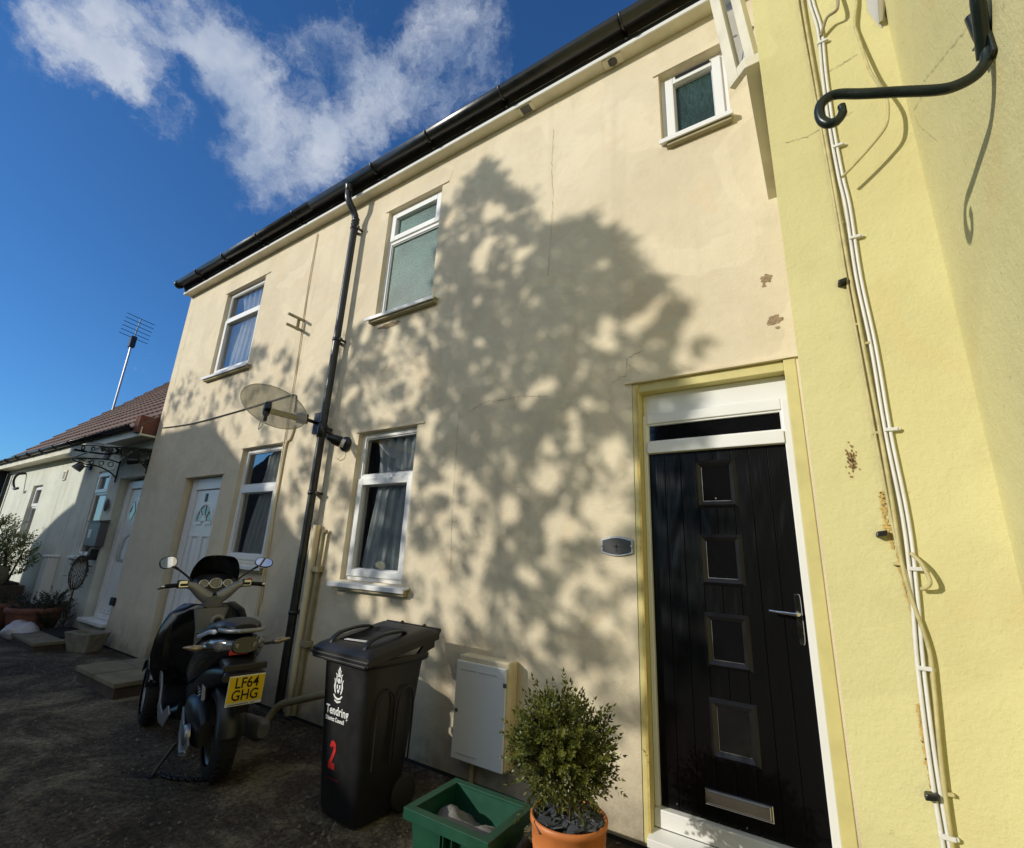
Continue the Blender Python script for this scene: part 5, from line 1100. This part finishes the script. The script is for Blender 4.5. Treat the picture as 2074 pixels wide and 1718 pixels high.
# ------------------------------------------------------------------ what stands behind the photographer and shades the lane
SX,SZ=.75,.45
def back(xw,zw,d): return (xw-SX*d,-d,zw+SZ*d)   # a spot d metres out from the facade whose shadow falls at (xw,zw)
nb=thing('neighbouring_house','brick house across the lane with a long catslide roof, behind the viewpoint','house',(0,0,0))
d=6.6
P=[back(-12.1,-3.1,d),back(-12.1,3.12,d),back(-7.15,3.15,d),back(-2.9,.45,d),back(-2.3,-.2,d),back(-2.3,-3.1,d)]
P=[(a,b,max(c,-.02)) for a,b,c in P]
w=MB(); w.prism(P,(0,-2.6,0)); w.build('wall',M['darkrender'],nb)
P=[back(-14.1,-3.1,d),back(-14.1,1.35,d),back(-12.9,1.90,d),back(-12.15,2.15,d),back(-12.15,-3.1,d)]; P=[(a,b,max(c,-.02)) for a,b,c in P]
w=MB(); w.prism(P,(0,-2.6,0)); w.build('lean_to',M['darkrender'],nb)
hg=thing('hedge','tall dark evergreen hedge behind the viewpoint opposite the front door','hedge',(0,0,0))
m=MB(); R=random.Random(31)
m.box(-3.4,3.0,-9.2,-8.3,0,5.3)
m.build('hedge_core',M['darkhedge'],hg)
m=MB()
for i in range(9000):
    x=R.uniform(-3.5,3.1); z=R.uniform(0,5.55)+.15*noise.noise(Vector((x*2,0,0))); p=Vector((x,-8.25+R.uniform(-.06,.1) if z<5.3 else R.uniform(-9.2,-8.3),z)); a=Vector((R.gauss(0,1),R.gauss(0,1),R.gauss(0,1))).normalized(); b=a.cross(Vector((R.gauss(0,1),R.gauss(0,1),R.gauss(0,1)))).normalized(); s_=.06*R.uniform(.6,1.3)
    m.add([p-a*s_,p+b*s_*.5,p+a*s_,p-b*s_*.5],[(0,1,2,3)])
m.build('foliage',M['leaf'],hg,recalc=False)
# crown outline of the two trees, as wall coordinates of their shadow
def inside(x,z,poly):
    c=False; n=len(poly)
    for i in range(n):
        x1,z1=poly[i]; x2,z2=poly[(i+1)%n]
        if (z1>z)!=(z2>z) and x<(x2-x1)*(z-z1)/(z2-z1)+x1: c=not c
    return c
main=[(-4.6,.3),(-4.5,3.3),(-4.33,3.72),(-3.85,3.80),(-3.35,3.75),(-3.05,4.1),(-2.98,4.8),(-2.75,4.95),(-2.52,5.15),(-2.33,5.05),(-2.2,4.7),(-2.0,4.5),(-1.85,4.15),(-1.63,4.0),(-1.45,4.08),(-1.32,3.9),(-1.12,3.7),(-1.05,3.4),(-.84,3.15),(-.66,2.98),(-.82,2.8),(-.92,2.6),(-.78,1.9),(-.72,1.3),(-.8,.75),(-1.3,.45),(-2.5,.3)]
left=[(-8.85,2.2),(-8.83,3.8),(-8.4,4.0),(-8.23,4.2),(-7.9,4.0),(-7.4,3.6),(-6.9,3.9),(-6.58,4.12),(-6.1,3.9),(-5.75,3.85),(-5.2,3.45),(-4.82,3.5),(-4.4,3.6),(-4.2,1.5),(-4.6,.6),(-6,1.5)]
blobs0=[(-2.01,1.85,.16),(-1.67,2.06,.15),(-1.32,1.84,.15),(-1.47,1.70,.12),(-1.36,2.59,.08),(-1.17,3.01,.08),(-3.47,1.02,.14),(-2.64,1.32,.08),(-2.28,1.13,.08),(-2.13,1.6,.07),(-3.61,2.11,.07),(-2.06,.6,.10),(-2.13,.35,.10),(-3.1,1.9,.06),(-2.9,1.05,.09),(-4.2,1.6,.07),(-4.45,2.4,.08),(-4.4,2.0,.07),(-1.25,1.35,.09),(-2.45,3.75,.07),(-2.2,4.02,.06)]
blobs=[(a,b,r*.72) for a,b,r in blobs0]
def tree(label,poly,dens,d0,depth,seed,clump,nl,leaf,trunkx,dn):
    t=thing('tree',label,'tree',(0,0,0)); R=random.Random(seed); m=MB(); xs=[p[0] for p in poly]; zs=[p[1] for p in poly]; cl=[]
    for i in range(dens):
        x=R.uniform(min(xs),max(xs)); z=R.uniform(min(zs),max(zs))
        if not inside(x,z,poly): continue
        if R.random()>dn(x,z): continue
        cl.append((x,z))
    ed=[(poly[i],poly[(i+1)%len(poly)]) for i in range(len(poly))]
    for k in range(len(cl)//14):   # shoots that break the outline
        (a,b),(c_,d_)=R.choice(ed); t_=R.random(); x,z=a+(c_-a)*t_,b+(d_-b)*t_
        if z<1.8: continue
        L=R.uniform(.08,.24); an=math.atan2(z-2.4,x-sum(xs)/len(xs))+R.uniform(-.5,.5)
        for q in range(5): cl.append((x+L*q/5*math.cos(an),z+L*q/5*math.sin(an)))
    for x,z in cl:
        dd=d0+R.uniform(-depth,depth); c=Vector(back(x,z,dd)); r=clump*R.uniform(.6,1.25)
        for i in range(nl):
            while True:
                q=Vector((R.uniform(-1,1),R.uniform(-1,1),R.uniform(-1,1)))
                if q.length<1: break
            p=c+q*r; xw=p.x+SX*(-p.y); zw=p.z-SZ*(-p.y)
            if any((xw-a)**2+(zw-b)**2<rr*rr for a,b,rr in blobs): continue
            if noise.noise(Vector((xw*5.2,zw*4.6,7.7)))>((.44 if zw<4.2 else .3) if (zw>2.3 and -2.9<xw<-1.1) else .27) or noise.noise(Vector((xw*9.5,zw*8.5,3.1)))>(.42 if zw>2.3 else .36): continue
            a=Vector((R.gauss(0,1),R.gauss(0,1),R.gauss(0,1))).normalized(); b=a.cross(Vector((R.gauss(0,1),R.gauss(0,1),R.gauss(0,1)))).normalized(); s=leaf*R.uniform(.6,1.3)
            m.add([p-a*s,p+b*s*.45,p+a*s,p-b*s*.45],[(0,1,2,3)])
    m.build('crown',M['leaf'],t,recalc=False)
    m=MB(); cz=back(trunkx,2.2,d0); m.tube(smooth_path([(cz[0]+.3,cz[1],-.1),(cz[0]+.1,cz[1],2.4),(cz[0],cz[1],cz[2]-1.2),(cz[0],cz[1],cz[2]+.6)],5),[.065-.0035*i for i in range(16)],10)
    for k in range(7):
        if not cl: break
        x,z=R.choice(cl); e=Vector(back(x,z,d0)); h=min(e.z-.3,max(2.2,e.z-1.6)); s=Vector((cz[0]+.05,cz[1],min(h,cz[2]+.5))); m.tube(smooth_path([s,(s+e)/2+Vector((0,0,.15)),e],4),[.014-.001*i for i in range(9)],6)
    m.build('trunk',M['bark'],t); return t
def dens_main(x,z):
    core=-3.0<x<-1.15 and z>2.2
    v=1.0 if core else .62
    if z>4.35: v=.7
    if z<1.5: v=.62
    if z<2.3 and z>=1.5: v=.8
    if x<-2.95: v=.55
    if x>-1.5 and z<3.0: v=.75
    q=noise.noise(Vector((x*2.3,z*2.3,4.2)))
    if q>.2: v*=.8 if core else .5
    if noise.noise(Vector((x*6.0,z*6.0,9.2)))>(.30 if core else .14): v*=.12
    return v
def dens_left(x,z):
    v=.50
    if noise.noise(Vector((x*2.9,z*2.0,1.2)))>.08: v*=.3
    if noise.noise(Vector((x*7,z*5,2.2)))>.12: v*=.2
    return v
tree('tall leafy tree behind the viewpoint that dapples the cream wall',main,4300,5.95,.42,21,.13,26,.038,-2.1,dens_main)
tree('smaller leafy tree behind the brick house, left of the tall one',left,2700,6.0,.38,22,.115,24,.034,-6.5,dens_left)

# ------------------------------------------------------------------ camera, light, sky
cam=bpy.data.cameras.new('camera'); co=bpy.data.objects.new('camera',cam); COL.objects.link(co); sc.camera=co
cam.sensor_width=36; cam.lens=36*955/2074; cam.clip_end=2000; cam.clip_start=.05
co.location=(0,-3,1.5); co.rotation_euler=(rad(105.76),rad(-2.52),rad(33.15))
sd_=Vector((SX,1,-SZ)).normalized(); el=math.asin(-sd_.z); az=math.atan2(-sd_.x,-sd_.y)
su=bpy.data.lights.new('sun','SUN'); so=bpy.data.objects.new('sun',su); COL.objects.link(so); su.energy=3.35; su.angle=rad(.62); su.color=(1,.945,.83)
so.rotation_euler=sd_.to_track_quat('-Z','Y').to_euler(); so.location=(-8,-12,9)
W=bpy.data.worlds.new('World'); sc.world=W; W.use_nodes=True; nt=W.node_tree; bg=nt.nodes['Background']; out=nt.nodes['World Output']
sky=N(nt,'ShaderNodeTexSky',sky_type='NISHITA'); sky.sun_disc=False; sky.sun_elevation=el; sky.sun_rotation=az; sky.air_density=1.0; sky.dust_density=.3; sky.ozone_density=2.5
tc=N(nt,'ShaderNodeTexCoord'); D=tc.outputs['Generated']
CLOUDS=[(-0.76, 0.067, 0.646, 0.099, 0.95), (-0.796, 0.045, 0.603, 0.07, 0.85), (-0.79, 0.078, 0.609, 0.074, 1.0), (-0.777, 0.127, 0.616, 0.071, 0.95), (-0.8, 0.117, 0.588, 0.051, 0.8), (-0.773, 0.014, 0.634, 0.059, 0.5), (-0.732, 0.078, 0.676, 0.056, 0.9), (-0.683, 0.154, 0.715, 0.104, 0.9), (-0.696, 0.2, 0.69, 0.084, 0.7), (-0.642, 0.24, 0.728, 0.098, 0.55), (-0.657, 0.157, 0.738, 0.097, 0.8), (-0.697, 0.241, 0.675, 0.07, 0.75), (-0.715, 0.148, 0.683, 0.062, 0.6), (-0.7, 0.298, 0.649, 0.124, 0.95), (-0.685, 0.345, 0.641, 0.12, 0.9), (-0.747, 0.301, 0.593, 0.085, 0.75), (-0.734, 0.263, 0.626, 0.072, 0.5), (-0.625, 0.372, 0.687, 0.111, 0.65), (-0.642, 0.325, 0.694, 0.087, 0.6), (-0.554, 0.367, 0.747, 0.108, 0.75), (-0.548, 0.338, 0.765, 0.069, 0.55), (-0.489, 0.402, 0.775, 0.1, 0.6), (-0.437, 0.402, 0.804, 0.115, 0.6), (-0.384, 0.409, 0.828, 0.095, 0.5), (-0.419, 0.378, 0.826, 0.077, 0.4), (-0.383, 0.466, 0.797, 0.082, 0.55), (-0.394, 0.498, 0.773, 0.085, 0.45), (-0.452, 0.463, 0.762, 0.104, 0.55), (-0.558, 0.42, 0.716, 0.085, 0.5), (-0.566, 0.256, 0.784, 0.097, 0.5), (-0.517, 0.287, 0.806, 0.073, 0.4), (-0.477, 0.352, 0.805, 0.06, 0.4), (-0.826, 0.023, 0.564, 0.032, 0.3), (-0.945, 0.205, 0.254, 0.009, 0.5), (-0.929, 0.272, 0.252, 0.009, 0.6)]
wn=noise_n(nt,D,3.4,7,.66); sub=N(nt,'ShaderNodeVectorMath',operation='SUBTRACT'); nt.links.new(wn.outputs[1],sub.inputs[0]); sub.inputs[1].default_value=(.5,.5,.5)
scl=N(nt,'ShaderNodeVectorMath',operation='SCALE'); scl.inputs['Scale'].default_value=.30; nt.links.new(sub.outputs[0],scl.inputs[0])
ad=N(nt,'ShaderNodeVectorMath',operation='ADD'); nt.links.new(D,ad.inputs[0]); nt.links.new(scl.outputs[0],ad.inputs[1])
acc=None
for (dx,dy,dz,r0,amp) in CLOUDS:
    ds_=N(nt,'ShaderNodeVectorMath',operation='DISTANCE'); nt.links.new(ad.outputs[0],ds_.inputs[0]); ds_.inputs[1].default_value=(dx,dy,dz)
    mr=N(nt,'ShaderNodeMapRange',interpolation_type='SMOOTHSTEP'); mr.inputs[1].default_value=0; mr.inputs[2].default_value=r0; mr.inputs[3].default_value=amp; mr.inputs[4].default_value=0; nt.links.new(ds_.outputs['Value'],mr.inputs[0])
    if acc is None: acc=mr.outputs[0]
    else:
        mx=N(nt,'ShaderNodeMath',operation='ADD'); nt.links.new(acc,mx.inputs[0]); nt.links.new(mr.outputs[0],mx.inputs[1]); acc=mx.outputs[0]
wisp=noise_n(nt,ad.outputs[0],7,9,.68,.25)
def mth(op,a,b=None,cl=False):
    n=N(nt,'ShaderNodeMath',operation=op); n.use_clamp=cl
    for i,v in enumerate((a,b)):
        if v is None: continue
        if isinstance(v,(int,float)): n.inputs[i].default_value=v
        else: nt.links.new(v,n.inputs[i])
    return n.outputs[0]
v_=mth('ADD',mth('MULTIPLY',acc,.75),mth('MULTIPLY',mth('SUBTRACT',wisp.outputs[0],.5),2.6))
mrr=N(nt,'ShaderNodeMapRange',interpolation_type='SMOOTHSTEP'); mrr.inputs[1].default_value=.10; mrr.inputs[2].default_value=1.35; nt.links.new(v_,mrr.inputs[0])
mu_=mth('MULTIPLY',mrr.outputs[0],mth('MULTIPLY',acc,3.0,True),True)
class _o: pass
mu=_o(); mu.outputs=[mth('MULTIPLY',mu_,.88)]
tint=mixc(nt,1.0,sky.outputs[0],(.44,.90,1.40),'MULTIPLY')
csh=noise_n(nt,D,5,5,.6); cshr=ramp(nt,csh.outputs[0],[(.38,(.33,.42,.58)),(.62,(.62,.67,.76))]); ccl=mixc(nt,1.0,cshr.outputs[0],(10,10,10),'MULTIPLY')
cc_=mixc(nt,mu.outputs[0],tint,ccl)
# unseen bright cloud banks, added as fill light behind the viewpoint and overhead
bk2=noise_n(nt,D,1.7,6,.6,.4); bm_=N(nt,'ShaderNodeMapRange',interpolation_type='SMOOTHSTEP'); bm_.inputs[1].default_value=.42; bm_.inputs[2].default_value=.58; nt.links.new(bk2.outputs[0],bm_.inputs[0])
sp_=N(nt,'ShaderNodeSeparateXYZ'); nt.links.new(D,sp_.inputs[0]); bm2=N(nt,'ShaderNodeMapRange',interpolation_type='SMOOTHSTEP'); bm2.inputs[1].default_value=-.12; bm2.inputs[2].default_value=-.45; nt.links.new(sp_.outputs[1],bm2.inputs[0])
bm3=N(nt,'ShaderNodeMath',operation='MULTIPLY'); nt.links.new(bm_.outputs[0],bm3.inputs[0]); nt.links.new(bm2.outputs[0],bm3.inputs[1])
cc_=mixc(nt,bm3.outputs[0],cc_,(11,11.3,11.3))
nt.links.new(cc_,bg.inputs[0]); bg.inputs[1].default_value=.10
sc.view_settings.view_transform='Standard'; sc.view_settings.look='None'; sc.view_settings.exposure=0; sc.view_settings.gamma=1
sc.render.engine='CYCLES'; sc.cycles.use_denoising=True
try: sc.cycles.denoiser='OPENIMAGEDENOISE'
except Exception: pass
sc.cycles.max_bounces=8; sc.cycles.caustics_reflective=False; sc.cycles.caustics_refractive=False; sc.cycles.sample_clamp_indirect=6
bpy.context.view_layer.update()
